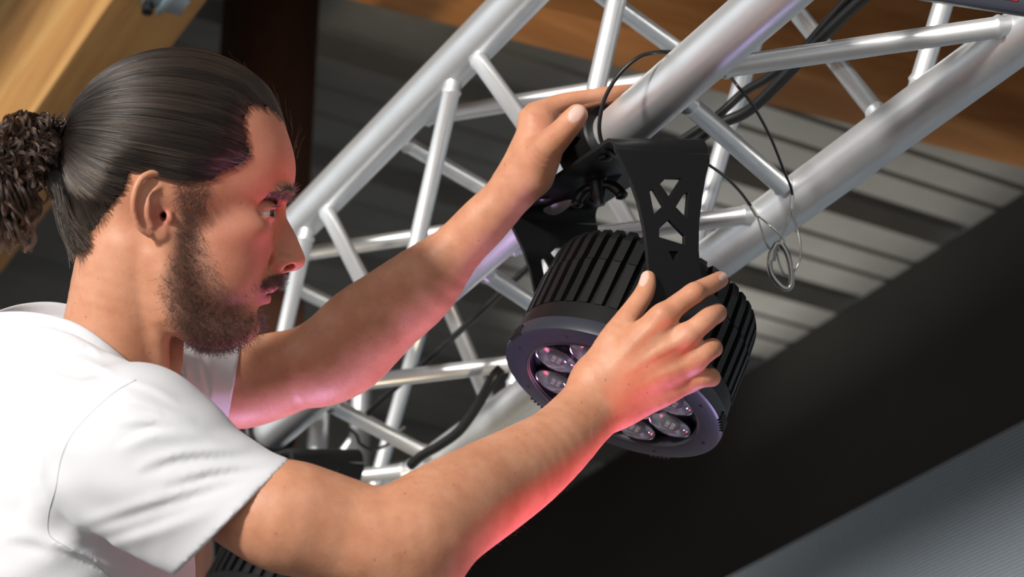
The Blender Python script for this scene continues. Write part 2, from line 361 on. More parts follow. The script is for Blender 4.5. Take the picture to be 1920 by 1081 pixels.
def stage_light(label):
    root = empty('stage_light', L0 + LM * 0.19)
    tag(root, label, 'stage light')
    H = 0.0575                                    # half length of the body
    # body drum
    prof = [(-H - 0.012, 0.0), (-H - 0.012, 0.070), (-H - 0.004, 0.092), (-H + 0.004, 0.0985), (H - 0.030, 0.1035), (H - 0.030, 0.1075),
            (H - 0.010, 0.1085), (H - 0.008, 0.1085), (H - 0.008, 0.095), (H - 0.010, 0.0)]
    V, Fc = lathe(L0, LA, prof, 96, LP); body = mesh('body', V, Fc, 'black_powder', root, True, 30)
    # cooling fins, each a bar along the drum with an undercut rear end
    X, Y = LP, np.cross(LA, LP)
    me = None
    for k in range(44):
        a = 2 * math.pi * (k + 0.5) / 44
        rd = X * math.cos(a) + Y * math.sin(a); tg = np.cross(LA, rd)
        r_in, r_out = 0.094, 0.1078
        pts = [(-H - 0.003, r_in), (-H - 0.003, 0.1005), (-H + 0.004, 0.1040), (-H + 0.010, 0.1052), (-H + 0.034, 0.1065), (-H + 0.036, 0.1075), (H - 0.0305, r_out), (H - 0.0305, r_in)]
        if me is None:
            V = [(h, r, s * 0.0040) for s in (-1, 1) for h, r in pts]; n = len(pts)
            Fc = [tuple(range(n)), tuple(range(2 * n - 1, n - 1, -1))] + [(i, (i + 1) % n, (i + 1) % n + n, i + n) for i in range(n)]
            me = bpy.data.meshes.new('cooling_fin'); me.from_pydata(V, [], Fc); me.update(); me.materials.append(MATS['black_powder'])
            bm = bmesh.new(); bm.from_mesh(me); bmesh.ops.recalc_face_normals(bm, faces=bm.faces); bm.to_mesh(me); bm.free()
        o = bpy.data.objects.new('cooling_fin', me)
        mt = Matrix.Identity(4)
        for i in range(3): mt[i][0], mt[i][1], mt[i][2], mt[i][3] = LA[i], rd[i], tg[i], L0[i]
        COL.objects.link(o); o.parent = root; o.matrix_parent_inverse = root.matrix_world.inverted(); o.matrix_world = mt
    # front bezel: flat ring with rolled edge and knurled marks
    prof = [(H - 0.012, 0.100), (H - 0.012, 0.1090), (H - 0.002, 0.1105), (H + 0.002, 0.1098), (H + 0.0035, 0.1070), (H + 0.0035, 0.0870),
            (H + 0.0020, 0.0850), (H - 0.006, 0.0842), (H - 0.006, 0.100)]
    V, Fc = lathe(L0, LA, prof, 128, LP); bez = mesh('bezel', V, Fc, 'bezel_black', root, True, 35)
    V, Fc = lathe(L0, LA, [(H + 0.0010, 0.0855), (H + 0.0042, 0.0862), (H + 0.0046, 0.0872), (H + 0.0036, 0.0882)], 128, LP); mesh('trim_ring', V, Fc, 'black_plastic', bez, True, 60)
    for q in range(5):                             # groups of knurl cuts on the rim
        for j in range(5):
            a = math.radians(-128 + q * 72 + j * 2.6); rd = X * math.cos(a) + Y * math.sin(a); tg = np.cross(LA, rd)
            V, Fc = box(L0 + LA * (H - 0.002) + rd * 0.1098, (LA, rd, tg), (0.0052, 0.0022, 0.0009)); mesh('knurl', V, Fc, 'black_plastic', bez, False)
    for q in range(8):
        a = math.radians(12 + q * 45); rd = X * math.cos(a) + Y * math.sin(a)
        V, Fc = lathe(L0 + LA * (H + 0.0034) + rd * 0.0985, LA, [(0, 0.0016), (0.0006, 0.0016), (0.0006, 0.0)], 10); mesh('screw', V, Fc, 'black_plastic', bez, True, 30)
    V, Fc = lathe(L0, LA, [(H - 0.0075, 0.086), (H - 0.0075, 0.0)], 64, LP); mesh('lens_plate', V, Fc, 'recess_black', root, False)
    # lenses
    mj = cdir((0.902, -0.432, 0)); mj = mj - LA * (mj @ LA); mj /= np.linalg.norm(mj)    # major axis in the picture (to lower right)
    mn = np.cross(LA, mj); mn = mn if (mn @ cdir((-0.432, -0.9, 0))) > 0 else -mn
    spots = [(math.radians(10 + 45 * k), 0.0635) for k in range(8)] + [(math.radians(30 + 120 * k), 0.0245) for k in range(3)]
    for a, rr in spots:
        c = L0 + LA * (H - 0.007) + (mj * math.cos(a) + mn * math.sin(a)) * rr
        V, Fc = lathe(c, LA, [(0.0, 0.0085), (0.0012, 0.0110), (0.0035, 0.0165), (0.0065, 0.0208), (0.0068, 0.0212), (0.0040, 0.0214), (0.0, 0.0214)], 32, mj)
        cup = mesh('reflector_cup', V, Fc, 'reflector', root, True, 50)
        V, Fc = lathe(c, LA, [(0.0060, 0.0207), (0.0082, 0.0190), (0.0104, 0.0150), (0.0117, 0.0090), (0.0122, 0.0)], 28, mj); mesh('lens', V, Fc, 'lens_clear', cup, True, 80)
        V, Fc = join([box(c + LA * 0.0016 + mj * dx + mn * dy, (mj, mn, LA), (0.0017, 0.0017, 0.0008)) for dx in (-0.0024, 0.0024) for dy in (-0.0024, 0.0024)])
        mesh('led_chip', V, Fc, 'led_chip', cup, False)
    # yoke
    yk = empty('yoke', L0 + LM * 0.165); yk.parent = root; yk.matrix_parent_inverse = root.matrix_world.inverted()
    PV = 0.1135                                    # pivot offset of the plates
    def loc(px, py):                              # pixel on the near plate -> plate coordinates (width, up)
        o = L0 + LP * PV; r = P(px, py, 1.0) - ORG; t = ((o - ORG) @ LP) / (r @ LP); q = ORG + r * t - o
        return (q @ LW, q @ LM)
    outer = [loc(*q) for q in ((1153, 279), (1163, 300), (1180, 335), (1196, 380), (1206, 425), (1212, 470), (1215, 520), (1222, 580), (1238, 620), (1275, 640), (1312, 622), (1322, 580), (1312, 520), (1307, 470), (1308, 420), (1314, 370), (1321, 330), (1328, 303), (1327, 292))]
    holes = [[(1246, 334), (1277, 335), (1253, 372), (1234, 346)], [(1215, 359), (1224, 355), (1243, 387), (1224, 405)],
             [(1289, 361), (1280, 363), (1264, 389), (1285, 411)], [(1252, 411), (1282, 442), (1282, 461), (1233, 446), (1233, 429)], [(1250, 471), (1272, 471), (1261, 493)]]
    holes = [[loc(*q) for q in h] for h in holes]
    top = max(q[1] for q in outer)
    for s in (1, -1):
        arm = curve_plate('yoke_arm', [outer] + holes, L0 + LP * PV * s, LW, LM, LP, 0.0036, 'black_powder', yk)
        V, Fc = lathe(L0 + LP * s * (PV + 0.002), LP * s, [(0, 0.0), (0, 0.020), (0.010, 0.0205), (0.016, 0.018), (0.017, 0.0)], 24)
        kn = mesh('pivot_knob', V, Fc, 'black_plastic', yk, True, 30)
    # bridge: strip with rounded bends joining both arms
    wl, wr = outer[0][0], outer[-1][0]; br = 0.012; tp = top
    path = [(-PV, tp - 0.004)] + [(-PV + br - br * math.cos(a), tp + br * math.sin(a)) for a in np.linspace(0, math.pi / 2, 7)] + \
           [(PV - br + br * math.sin(a), tp + br * math.cos(a)) for a in np.linspace(0, math.pi / 2, 7)] + [(PV, tp - 0.004)]
    V, Fc = [], []; th = 0.0018
    for i, (p_, u_) in enumerate(path):
        d = np.array(path[min(i + 1, len(path) - 1)]) - np.array(path[max(i - 1, 0)]); d /= np.linalg.norm(d); nrm = np.array([-d[1], d[0]])
        for wv, sg in ((wl, -1), (wr, -1), (wr, 1), (wl, 1)):
            q = np.array([p_, u_]) + nrm * th * sg; V.append(L0 + LP * q[0] + LM * q[1] + LW * wv)
    for i in range(len(path) - 1):
        for k in range(4):
            a, b = i * 4 + k, i * 4 + (k + 1) % 4; Fc.append((a, b, b + 4, a + 4))
    Fc += [(0, 1, 2, 3), tuple(len(V) - 4 + k for k in range(4))]
    mesh('yoke_bridge', V, Fc, 'black_powder', yk, True, 30)
    bc = L0 + LM * (tp + br)
    for dp, dw in ((-0.070, 0.030), (-0.070, -0.030), (0.060, 0.030), (0.060, -0.030)):
        V, Fc = lathe(bc + LP * dp + LW * (dw + (wl + wr) / 2) - LM * 0.0012, -LM, [(0, 0.0075), (0.003, 0.0072), (0.0045, 0.005), (0.005, 0)], 16); mesh('bolt_head', V, Fc, 'black_plastic', yk, True, 40)
    # wing bolt under the bridge
    wb = bc + LW * ((wl + wr) / 2 - 0.006) + LP * (-0.004)
    V, Fc = lathe(wb, -LM, [(0, 0.011), (0.004, 0.011), (0.006, 0.008), (0.020, 0.0075), (0.024, 0.0055), (0.030, 0.005), (0.030, 0)], 20); wbo = mesh('wing_bolt', V, Fc, 'black_plastic', yk, True, 40)
    for s in (-1, 1):
        dd = (LW * 0.8 + LP * 0.6) * s
        pts = [wb - LM * 0.010 + dd * 0.004, wb - LM * 0.012 + dd * 0.013, wb - LM * 0.020 + dd * 0.021, wb - LM * 0.028 + dd * 0.023]
        V, Fc = sweep(crom(pts, 4), [0.0045] * 5 + [0.0055] * 5 + [0.0065, 0.006, 0.003], 10); mesh('wing', V, Fc, 'black_plastic', wbo, True, 60)
    return root, bc, (wl + wr) / 2
light, BC, WC = stage_light('black round stage light held in both hands, hanging from the truss')

# clamp that hangs it from the near chord
def nearest_on(k, p): return chp(k, p[1])
cl = empty('truss_clamp', BC + LM * 0.02)
tag(cl, 'black half coupler clamp gripping the near truss tube above the light', 'clamp')
cc = nearest_on('B', P(1112, 290, 2.1)); Yd = np.array([0, 1.0, 0])
prof = [(-0.027, 0.0255), (-0.027, 0.0330), (-0.025, 0.0350), (0.025, 0.0350), (0.027, 0.0330), (0.027, 0.0255), (-0.027, 0.0255)]
V, Fc = lathe(cc, Yd, prof, 64); mesh('clamp_band', V, Fc, 'black_powder', cl, True, 35)
dn = BC + LW * WC - cc; dn -= Yd * (dn @ Yd) * 0; L = np.linalg.norm(dn); dn /= L
sx_ = np.cross(Yd, dn); sx_ /= np.linalg.norm(sx_); yy = np.cross(dn, sx_)
bevel_box('clamp_foot', cc + dn * (0.030 + (L - 0.030) / 2), (sx_, yy, dn), (0.019, 0.021, (L - 0.030) / 2), 0.004, 'black_powder', cl)
V, Fc = lathe(BC + LW * WC - dn * 0.004 + dn * 0.002, dn, [(-0.006, 0), (-0.006, 0.016), (0.0, 0.016)], 24); mesh('washer', V, Fc, 'steel', cl, True, 30)
tow = ORG - cc; tow -= Yd * (tow @ Yd); tow /= np.linalg.norm(tow); sd = np.cross(Yd, tow)
if sd[2] < 0: sd = -sd
# hinge ear and clamping bolts on the upper left side
he = cc + (sd * 0.80 + tow * 0.60) * 0.038
bevel_box('hinge_ear', he, (Yd, (sd * 0.8 + tow * 0.6), np.cross(Yd, sd * 0.8 + tow * 0.6)), (0.019, 0.010, 0.012), 0.003, 'black_powder', cl)
for d1, d2 in ((-0.012, -0.006), (-0.004, 0.006), (0.006, -0.004), (0.013, 0.005)):
    V, Fc = lathe(he + Yd * d1 + np.cross(Yd, sd) * 0 + (sd * 0.6 - tow * 0.8) * d2 * -1 + tow * 0.013, tow, [(0, 0.0045), (0.003, 0.0042), (0.0045, 0.002), (0.0047, 0)], 12); mesh('bolt', V, Fc, 'black_plastic', cl, True, 60)
V, Fc = sweep([cc + tow * 0.037 - sd * 0.006 - Yd * 0.010, cc + tow * 0.034 - sd * 0.028 + Yd * 0.010], 0.0022, 10); mesh('pin', V, Fc, 'steel', cl, True, 40)

# second light further along the truss, mostly hidden
def copy_tree(o, parent, off):
    c = o.copy(); COL.objects.link(c)
    if parent is None: c.matrix_world = off @ o.matrix_world
    else:
        c.parent = parent; c.matrix_parent_inverse = parent.matrix_world.inverted() if False else o.matrix_parent_inverse.copy()
    for ch in list(o.children): copy_tree(ch, c, off)
    return c
bpy.context.view_layer.update()
pivot = np.array(light.matrix_world.translation)
dest = P(528, 838, 2.66)
rot = Matrix.Rotation(math.radians(12), 4, 'Z')
offm = Matrix.Translation(Vector(dest)) @ rot @ Matrix.Translation(Vector(-pivot))
l2 = copy_tree(light, None, offm)
tag(l2, 'black stage light hanging further down the truss behind the white sleeve', 'stage light')
c2 = empty('truss_clamp', chp('B', 2.30)); tag(c2, 'dark clamp on the far end of the near truss tube beside the sleeve', 'clamp')
V, Fc = lathe(nearest_on('B', P(497, 826, 2.74)), Yd, prof, 48); mesh('clamp_band', V, Fc, 'black_powder', c2, True, 35)
q = nearest_on('B', P(497, 826, 2.74)); bevel_box('clamp_foot', q + np.array([0.0, -0.01, -0.05]), I3, (0.018, 0.02, 0.03), 0.004, 'black_powder', c2)
V, Fc = lathe(q + np.array([-0.01, -0.02, -0.085]), (0.2, -0.4, -1), [(-.01, 0), (-.01, .012), (0.02, 0.010), (0.02, 0)], 12); mesh('bolt', V, Fc, 'black_plastic', c2, True, 40)

# ------------------------------------------------------------------ cables
def cable(name, pts, r, label, per=6):
    V, Fc = sweep(pixpath(pts, per), r, 12); o = mesh(name, V, Fc, 'rubber', None, True, 60); tag(o, label, 'cable', 'black cables along the truss'); return o
cable('power_cable', [(1690, -60, 2.05), (1613, 2, 2.10), (1535, 76, 2.16), (1469, 146, 2.20), (1405, 206, 2.24), (1349, 233, 2.26), (1290, 275, 2.28), (1225, 320, 2.32)], 0.0062, 'thick black cable bending down behind the upper brace to the yoke', 8)
cable('power_cable', [(1650, -60, 2.10), (1580, 8, 2.12), (1500, 98, 2.20), (1440, 145, 2.24), (1395, 172, 2.27), (1345, 217, 2.28), (1279, 262, 2.30), (1220, 300, 2.33)], 0.0048, 'thinner black cable running just above the thick one at the yoke')
cable('power_cable', [(1025, 470, 2.45), (1010, 483, 2.46), (944, 544, 2.50), (877, 607, 2.55), (802, 674, 2.60), (720, 745, 2.66), (690, 775, 2.68)], 0.0040, 'thin straight black cable crossing the braces under the raised forearm')
cable('power_cable', [(940, 690, 2.50), (925, 707, 2.50), (900, 752, 2.52), (862, 806, 2.55), (822, 836, 2.58), (793, 852, 2.6), (770, 872, 2.62)], 0.0062, 'curving black cable in the gap between lamp rim and lower forearm')
cable('power_cable', [(652, 800, 2.75), (668, 815, 2.75), (676, 832, 2.75), (700, 842, 2.75), (728, 832, 2.75), (742, 815, 2.75), (760, 800, 2.75)], 0.0022, 'very thin dark cable looped round the white upright truss tubes')

# safety cable: black sheathed wire, ferrules, bare loops and a carabiner
sc_ = empty('safety_cable', P(1465, 500, 2.12)); tag(sc_, 'black safety wire with crimped steel loops and a carabiner hanging at the truss joint', 'safety cable')
def wire(pts, r, matn, parent, name='wire', per=8):
    V, Fc = sweep(pixpath(pts, per), r, 10); return mesh(name, V, Fc, matn, parent, True, 60)
wire([(1300, 90, 2.10), (1262, 97, 2.04), (1235, 98, 1.99), (1200, 106, 1.98), (1162, 138, 1.98), (1135, 182, 1.985), (1124, 228, 1.99), (1127, 262, 1.995), (1142, 286, 2.0), (1165, 297, 2.03)], 0.0020, 'rubber', sc_)
wire([(1360, 130, 2.08), (1382, 160, 2.04), (1412, 198, 2.06), (1445, 258, 2.10), (1472, 325, 2.13), (1484, 355, 2.14), (1486, 386, 2.14)], 0.0015, 'rubber', sc_)
wire([(1318, 303, 2.02), (1332, 311, 2.02), (1358, 330, 2.06), (1385, 356, 2.10), (1405, 382, 2.13), (1412, 391, 2.13)], 0.0015, 'rubber', sc_)
for a, b in (((1408, 386, 2.13), (1420, 405, 2.13)), ((1485.5, 366, 2.14), (1484, 391, 2.14))):
    V, Fc = sweep([P(*a), P(*b)], 0.0023, 12); mesh('ferrule', V, Fc, 'ferrule', sc_, True, 40)
wire([(1419, 403, 2.13), (1427, 428, 2.13), (1436, 455, 2.13), (1447, 470, 2.13), (1458, 470, 2.12), (1470, 462, 2.12), (1468, 447, 2.12), (1445, 424, 2.12), (1428, 410, 2.13), (1420, 404, 2.13)], 0.0010, 'steel_wire', sc_)
wire([(1484, 390, 2.14), (1478, 415, 2.14), (1464, 448, 2.13), (1458, 470, 2.12), (1460, 490, 2.12), (1470, 512, 2.12), (1485, 513, 2.12), (1498, 492, 2.12), (1501, 470, 2.13), (1497, 436, 2.14), (1488, 408, 2.14), (1485, 391, 2.14)], 0.0011, 'steel_wire', sc_)
kb = [(1452, 464), (1446, 478), (1443, 498), (1448, 516), (1462, 534), (1474, 541), (1483, 535), (1484, 515), (1480, 490), (1474, 472), (1465, 458), (1457, 457)]
pts = [(x, y, 2.115) for x, y in kb]
V, Fc = sweep([P(*q) for q in crom(np.array(pts + [pts[0]]), 6)], 0.0030, 12); cb = mesh('carabiner', V, Fc, 'steel', sc_, True, 60)
V, Fc = sweep([P(1449, 472, 2.115), P(1446, 488, 2.115)], 0.0044, 12); mesh('gate_nut', V, Fc, 'steel', cb, True, 40)

# dark bar of another fixture at the upper right corner
bar = empty('fixture_bar', P(1850, -20, 1.75)); tag(bar, 'dark metal fixture bar with a red glint in the top right corner', 'fixture')
a, b = P(1700, -32, 1.80), P(2060, 22, 1.70); d = (b - a) / np.linalg.norm(b - a); up = np.cross(np.cross(d, cdir((0, 1, 0))), d); up /= np.linalg.norm(up)
bevel_box('housing', (a + b) / 2, (d, up, np.cross(d, up)), (np.linalg.norm(b - a) / 2, 0.012, 0.03), 0.004, 'bezel_black', bar)
m = mat('red_glint_paint', (0.55, 0.01, 0.03), 0.2)  # red strip painted in for a reflection on the bar
V, Fc = box((a + b) / 2 + up * 0.001 - np.cross(d, up) * 0, (d, up, np.cross(d, up)), (0.03, 0.0035, 0.0315)); mesh('red_glint', V, Fc, 'red_glint_paint', bar, False)

# ------------------------------------------------------------------ implicit-surface modelling for the person
def smin(a, b, k):
    h = np.clip(0.5 + 0.5 * (b - a) / k, 0, 1); return b + (a - b) * h - k * h * (1 - h)
def smax(a, b, k): return -smin(-a, -b, k)
class Field:
    """ordered list of (function(points)->metres, lo, hi, op, blend radius) in camera axes"""
    def __init__(self): self.p = []
    def add(self, fn, lo, hi, op='u', k=0.004): self.p.append((fn, np.asarray(lo, float), np.asarray(hi, float), op, k)); return self
    def ev(self, pts, lo=None, hi=None):
        if lo is None: lo, hi = pts.min(0), pts.max(0)
        d = np.full(len(pts), 1.0, np.float32)
        if len(getattr(self, 'km', ())) != len(self.p):
            self.km = [max([q[4] for q in self.p[i:] if q[3] == 'u'] or [0]) for i in range(len(self.p))]      # widest blend still to come
        for (fn, a, b, op, k), km in zip(self.p, self.km):
            mg = (1.6 * km if op == 'u' else 2.0 * k) + 0.004 if op != 'x' else 9.0
            if np.any(lo > b + mg) or np.any(hi < a - mg): continue
            e = fn(pts).astype(np.float32)
            if op == 'u': d = smin(d, e, k)
            elif op == 's': d = smax(d, -e, k)
            elif op == 'x': d = smax(d, e, k)
            elif op == 'd': d = d + e            # displacement
        return d
def surface(field, vox, lo, hi, nb=12, sup=4, slack=1.3):
    """sparse surface nets (two block levels) -> vertices (camera axes), quads"""
    lo = np.asarray(lo, float); hi = np.asarray(hi, float); big = nb * sup; nblk = np.ceil((hi - lo) / (vox * big)).astype(int)
    ubx = [(a, b, k) for f_, a, b, op, k in field.p if op == 'u']
    keys, verts, edges = [], [], []
    g = np.arange(nb + 1); gi = np.stack(np.meshgrid(g, g, g, indexing='ij'), -1).reshape(-1, 3)
    sub = np.stack(np.meshgrid(*[np.arange(sup)] * 3, indexing='ij'), -1).reshape(-1, 3)
    BIG = 1 << 20; hd = vox * nb * 0.87 * slack
    todo = []
    for sb in np.ndindex(*nblk):
        s0 = lo + np.array(sb) * big * vox; s1 = s0 + big * vox
        if not any(np.all(s0 <= b + k) and np.all(s1 >= a - k) for a, b, k in ubx): continue
        c = field.ev((s0 + (sub + 0.5) * nb * vox).astype(np.float32), s0, s1)
        todo += [np.array(sb) * big + q * nb for q, d in zip(sub, c) if abs(d) < hd]
    if True:
        if True:
            for b0 in todo:
                p0 = lo + b0 * vox; p1 = p0 + nb * vox
                D = field.ev((p0 + gi * vox).astype(np.float32), p0, p1).reshape(nb + 1, nb + 1, nb + 1)
                if D.min() > 0 or D.max() < 0: continue
                s = D < 0
                # vertices of mixed cells
                cnt = np.zeros((nb, nb, nb), np.int8)
                for a in (0, 1):
                    for b in (0, 1):
                        for e in (0, 1): cnt += s[a:nb + a, b:nb + b, e:nb + e]
                cell = np.argwhere((cnt > 0) & (cnt < 8))
                if len(cell) == 0: continue
                acc = np.zeros((len(cell), 3)); num = np.zeros(len(cell))
                cr = [(a, b, e) for a in (0, 1) for b in (0, 1) for e in (0, 1)]
                for x in range(8):
                    for y_ in range(x + 1, 8):
                        if sum(abs(cr[x][i] - cr[y_][i]) for i in range(3)) != 1: continue
                        A = np.array(cr[x]); B = np.array(cr[y_])
                        da = D[tuple((cell + A).T)]; db = D[tuple((cell + B).T)]; mk = (da < 0) != (db < 0)
                        t = np.where(mk, da / np.where(mk, da - db, 1), 0)[:, None]
                        acc += np.where(mk[:, None], A + (B - A) * t, 0); num += mk
                verts.append(lo + (b0 + cell + acc / num[:, None]) * vox)
                gc = cell + b0; keys.append((gc[:, 0] * BIG + gc[:, 1]) * BIG + gc[:, 2])
                for ax in range(3):
                    sl0 = [slice(0, nb)] * 3; sl1 = [slice(0, nb)] * 3; sl1[ax] = slice(1, nb + 1)
                    e = np.argwhere(s[tuple(sl0)] != s[tuple(sl1)])
                    if len(e): edges.append((ax, e + b0, s[tuple(e.T)]))
    K = np.concatenate(keys); V = np.concatenate(verts); o = np.argsort(K); K = K[o]; V = V[o]
    Q = []
    for ax, e, sg in edges:
        u, v_ = [(1, 2), (2, 0), (0, 1)][ax]; q = []
        for du, dv in ((0, 0), (-1, 0), (-1, -1), (0, -1)):
            c = e.copy(); c[:, u] += du; c[:, v_] += dv; kk = (c[:, 0] * BIG + c[:, 1]) * BIG + c[:, 2]
            ix = np.searchsorted(K, kk); ix = np.clip(ix, 0, len(K) - 1); q.append(np.where(K[ix] == kk, ix, -1))
        q = np.stack(q, 1); ok = (q >= 0).all(1); q = q[ok]; f_ = ~sg[ok]; q[f_] = q[f_][:, ::-1]; Q.append(q)
    return V, np.concatenate(Q)
def relax(V, Q, it=2, lam=0.5, mu=-0.45):
    e = np.concatenate([Q[:, [0, 1]], Q[:, [1, 2]], Q[:, [2, 3]], Q[:, [3, 0]]]); e = np.concatenate([e, e[:, ::-1]])
    n = np.bincount(e[:, 0], minlength=len(V))[:, None]; n[n == 0] = 1
    for i in range(it):
        for l in (lam, mu):
            s = np.stack([np.bincount(e[:, 0], V[e[:, 1], k], len(V)) for k in range(3)], 1); V = V + l * (s / n - V)
    return V
def np_mesh(name, Vc, Q, material, parent, attrs=None):
    me = bpy.data.meshes.new(name); V = c2w(Vc)
    me.vertices.add(len(V)); me.vertices.foreach_set('co', V.astype(np.float32).ravel())
    n = len(Q); me.loops.add(4 * n); me.polygons.add(n)
    me.loops.foreach_set('vertex_index', Q.astype(np.int32).ravel()); me.polygons.foreach_set('loop_start', np.arange(0, 4 * n, 4, dtype=np.int32))
    me.update(calc_edges=True); me.validate()
    me.polygons.foreach_set('use_smooth', [True] * len(me.polygons))
    for k, a in (attrs or {}).items():
        at = me.attributes.new(k, 'FLOAT', 'POINT'); at.data.foreach_set('value', a.astype(np.float32))
    me.materials.append(MATS[material]); return link(bpy.data.objects.new(name, me), parent)

# --- primitives in camera axes (metres)
def seg_chain(nodes, per=3, flat=None):
    """nodes rows: x,y,z,r[,rd]  (rd = half thickness along the view depth); returns fn, lo, hi"""
    N = crom(np.array(nodes, float), per); C = N[:, :3]; R = N[:, 3]; RD = N[:, 4] if N.shape[1] > 4 else None
    big = max(R.max(), RD.max() if RD is not None else 0)
    A0 = C[:-1]; AB = C[1:] - C[:-1]; L2s = (AB * AB).sum(1) + 1e-12; Rm_ = np.maximum(R[:-1], R[1:]); Rn_ = np.minimum(R[:-1], R[1:])
    if RD is not None: Rm_ = np.maximum(Rm_, np.maximum(RD[:-1], RD[1:])); Rn_ = np.minimum(Rn_, np.minimum(RD[:-1], RD[1:]))
    def fn(p):
        p = p.astype(np.float32); out = np.full(len(p), 1.0, np.float32); pa, pb = p.min(0), p.max(0)
        c = (pa + pb) / 2; rad = np.linalg.norm(pb - pa) / 2
        tc = np.clip(((c - A0) * AB).sum(1) / L2s, 0, 1); dc = np.linalg.norm(c - A0 - AB * tc[:, None], axis=1)
        if RD is None: use = np.nonzero(dc - Rm_ - rad <= (dc - Rn_ + rad).min() + 1e-4)[0]
        else: use = np.nonzero((np.maximum(dc - rad, 0) / Rm_ - 1) * Rm_ <= (((dc + rad) / Rn_ - 1) * Rn_).min() + 1e-4)[0]
        for i in use:
            a, ab, L2 = A0[i].astype(np.float32), AB[i].astype(np.float32), np.float32(L2s[i])
            t = np.clip((p - a) @ (ab / L2), 0, 1); q = p - a - t[:, None] * ab; r = np.float32(R[i]) + np.float32(R[i + 1] - R[i]) * t
            qq = np.einsum('ij,ij->i', q, q)
            if RD is None: d = np.sqrt(qq) - r
            else:
                rd = np.float32(RD[i]) + np.float32(RD[i + 1] - RD[i]) * t; z = np.array([0, 0, 1.0]) - AB[i] * (AB[i][2] / L2s[i]); z = (z / np.linalg.norm(z)).astype(np.float32)
                qz = q @ z; qz *= qz; q2 = np.maximum(qq - qz, 0); kk = np.sqrt(q2 / (r * r) + qz / (rd * rd)); d = (kk - 1) * np.minimum(r, rd)
            np.minimum(out, d, out=out)
        return out
    return fn, C.min(0) - big, C.max(0) + big
def pxn(rows):                                   # rows (px,py,Z,r_px[,rd_px]) -> camera-axis nodes
    out = []
    for q in rows:
        s = q[2] / F; out.append([*PC(q[0], q[1], q[2]), q[3] * s] + ([q[4] * s] if len(q) > 4 else []))
    return out
def pairs(rows):                                 # rows (x0,y0,x1,y1,Z[,depth ratio]) contour pairs -> elliptical nodes
    return pxn([((a + c) / 2, (b + d) / 2, Z, math.hypot(a - c, b - d) / 2, math.hypot(a - c, b - d) / 2 * k) for a, b, c, d, Z, k in rows])

# --- head frame: u,v = picture pixels, w = towards the viewer in the same unit
HZ = 1.89; HS = HZ / F; HC = PC(340, 400, HZ)
hc_ = -HC / np.linalg.norm(HC); hr_ = np.array([1.0, 0, 0]) - hc_ * hc_[0]; hr_ /= np.linalg.norm(hr_); hu_ = np.cross(hc_, hr_)
HB = np.stack([hr_, -hu_, hc_], 1)
_HCACHE = [None, None]
def to_h(p):                                     # cached: every primitive of a block asks for the same points
    if _HCACHE[0] is not p: _HCACHE[0] = p; _HCACHE[1] = ((p - HC) @ (HB / HS) + np.array([340, 400, 0.0])).astype(np.float32)
    return _HCACHE[1]
def from_h(q): return (np.asarray(q, float) - np.array([340, 400, 0.0])) * HS @ HB.T + HC
def hbox(c, R, mirror):
    q = np.array([[c[0] + a * R, c[1] + b * R, s * c[2] + e * R] for a in (-1, 1) for b in (-1, 1) for e in (-1, 1) for s in ((1, -1) if mirror else (1,))]); q = from_h(q)
    return q.min(0), q.max(0)
def ell(c, r, rot=None, mirror=False):
    """ellipsoid in the head frame; rot = (axis, degrees) list"""
    c = np.array(c, np.float32); r = np.array(r, np.float32); Rm = np.eye(3)
    for ax, dg in (rot or []):
        Rm = Rm @ np.array(Matrix.Rotation(math.radians(dg), 3, ax))
    def fn(p):
        q = to_h(p)
        if mirror: q = q.copy(); q[:, 2] = np.abs(q[:, 2])
        q = (q - c) @ Rm.astype(np.float32); k0 = np.sqrt(((q / r) ** 2).sum(1)); k1 = np.sqrt(((q / r ** 2) ** 2).sum(1)) + 1e-9
        return k0 * (k0 - 1) / k1 * HS
    lo, hi = hbox(c, r.max(), mirror); return fn, lo, hi
def hchain(nodes, mirror=False, per=3):
    N = crom(np.array(nodes, float), per); C = N[:, :3]; R = N[:, 3]
    A0 = C[:-1]; AB = C[1:] - C[:-1]; L2s = (AB * AB).sum(1) + 1e-9; Rm_ = np.maximum(R[:-1], R[1:]); Rn_ = np.minimum(R[:-1], R[1:])
    def fn(p):
        q = to_h(p)
        if mirror: q = q.copy(); q[:, 2] = np.abs(q[:, 2])
        out = np.full(len(q), 1e3, np.float32); qa, qb = q.min(0), q.max(0); qc = (qa + qb) / 2; qr = np.linalg.norm(qb - qa) / 2
        tc = np.clip(((qc - A0) * AB).sum(1) / L2s, 0, 1); dc = np.linalg.norm(qc - A0 - AB * tc[:, None], axis=1)
        for i in np.nonzero(dc - Rm_ - qr <= (dc - Rn_ + qr).min() + 1e-3)[0]:
            a = A0[i].astype(np.float32); ab = AB[i].astype(np.float32); t = np.clip((q - a) @ (ab / np.float32(L2s[i])), 0, 1); e = q - a - t[:, None] * ab
            np.minimum(out, np.sqrt(np.einsum('ij,ij->i', e, e)) - (np.float32(R[i]) + np.float32(R[i + 1] - R[i]) * t), out=out)
        return out * HS
    B = np.concatenate([from_h(C + o * R.max()) for o in np.array([[a, b, e] for a in (-1, 1) for b in (-1, 1) for e in (-1, 1)])])
    if mirror: C2 = C * [1, 1, -1]; B = np.concatenate([B] + [from_h(C2 + o * R.max()) for o in np.array([[a, b, e] for a in (-1, 1) for b in (-1, 1) for e in (-1, 1)])])
    return fn, B.min(0), B.max(0)
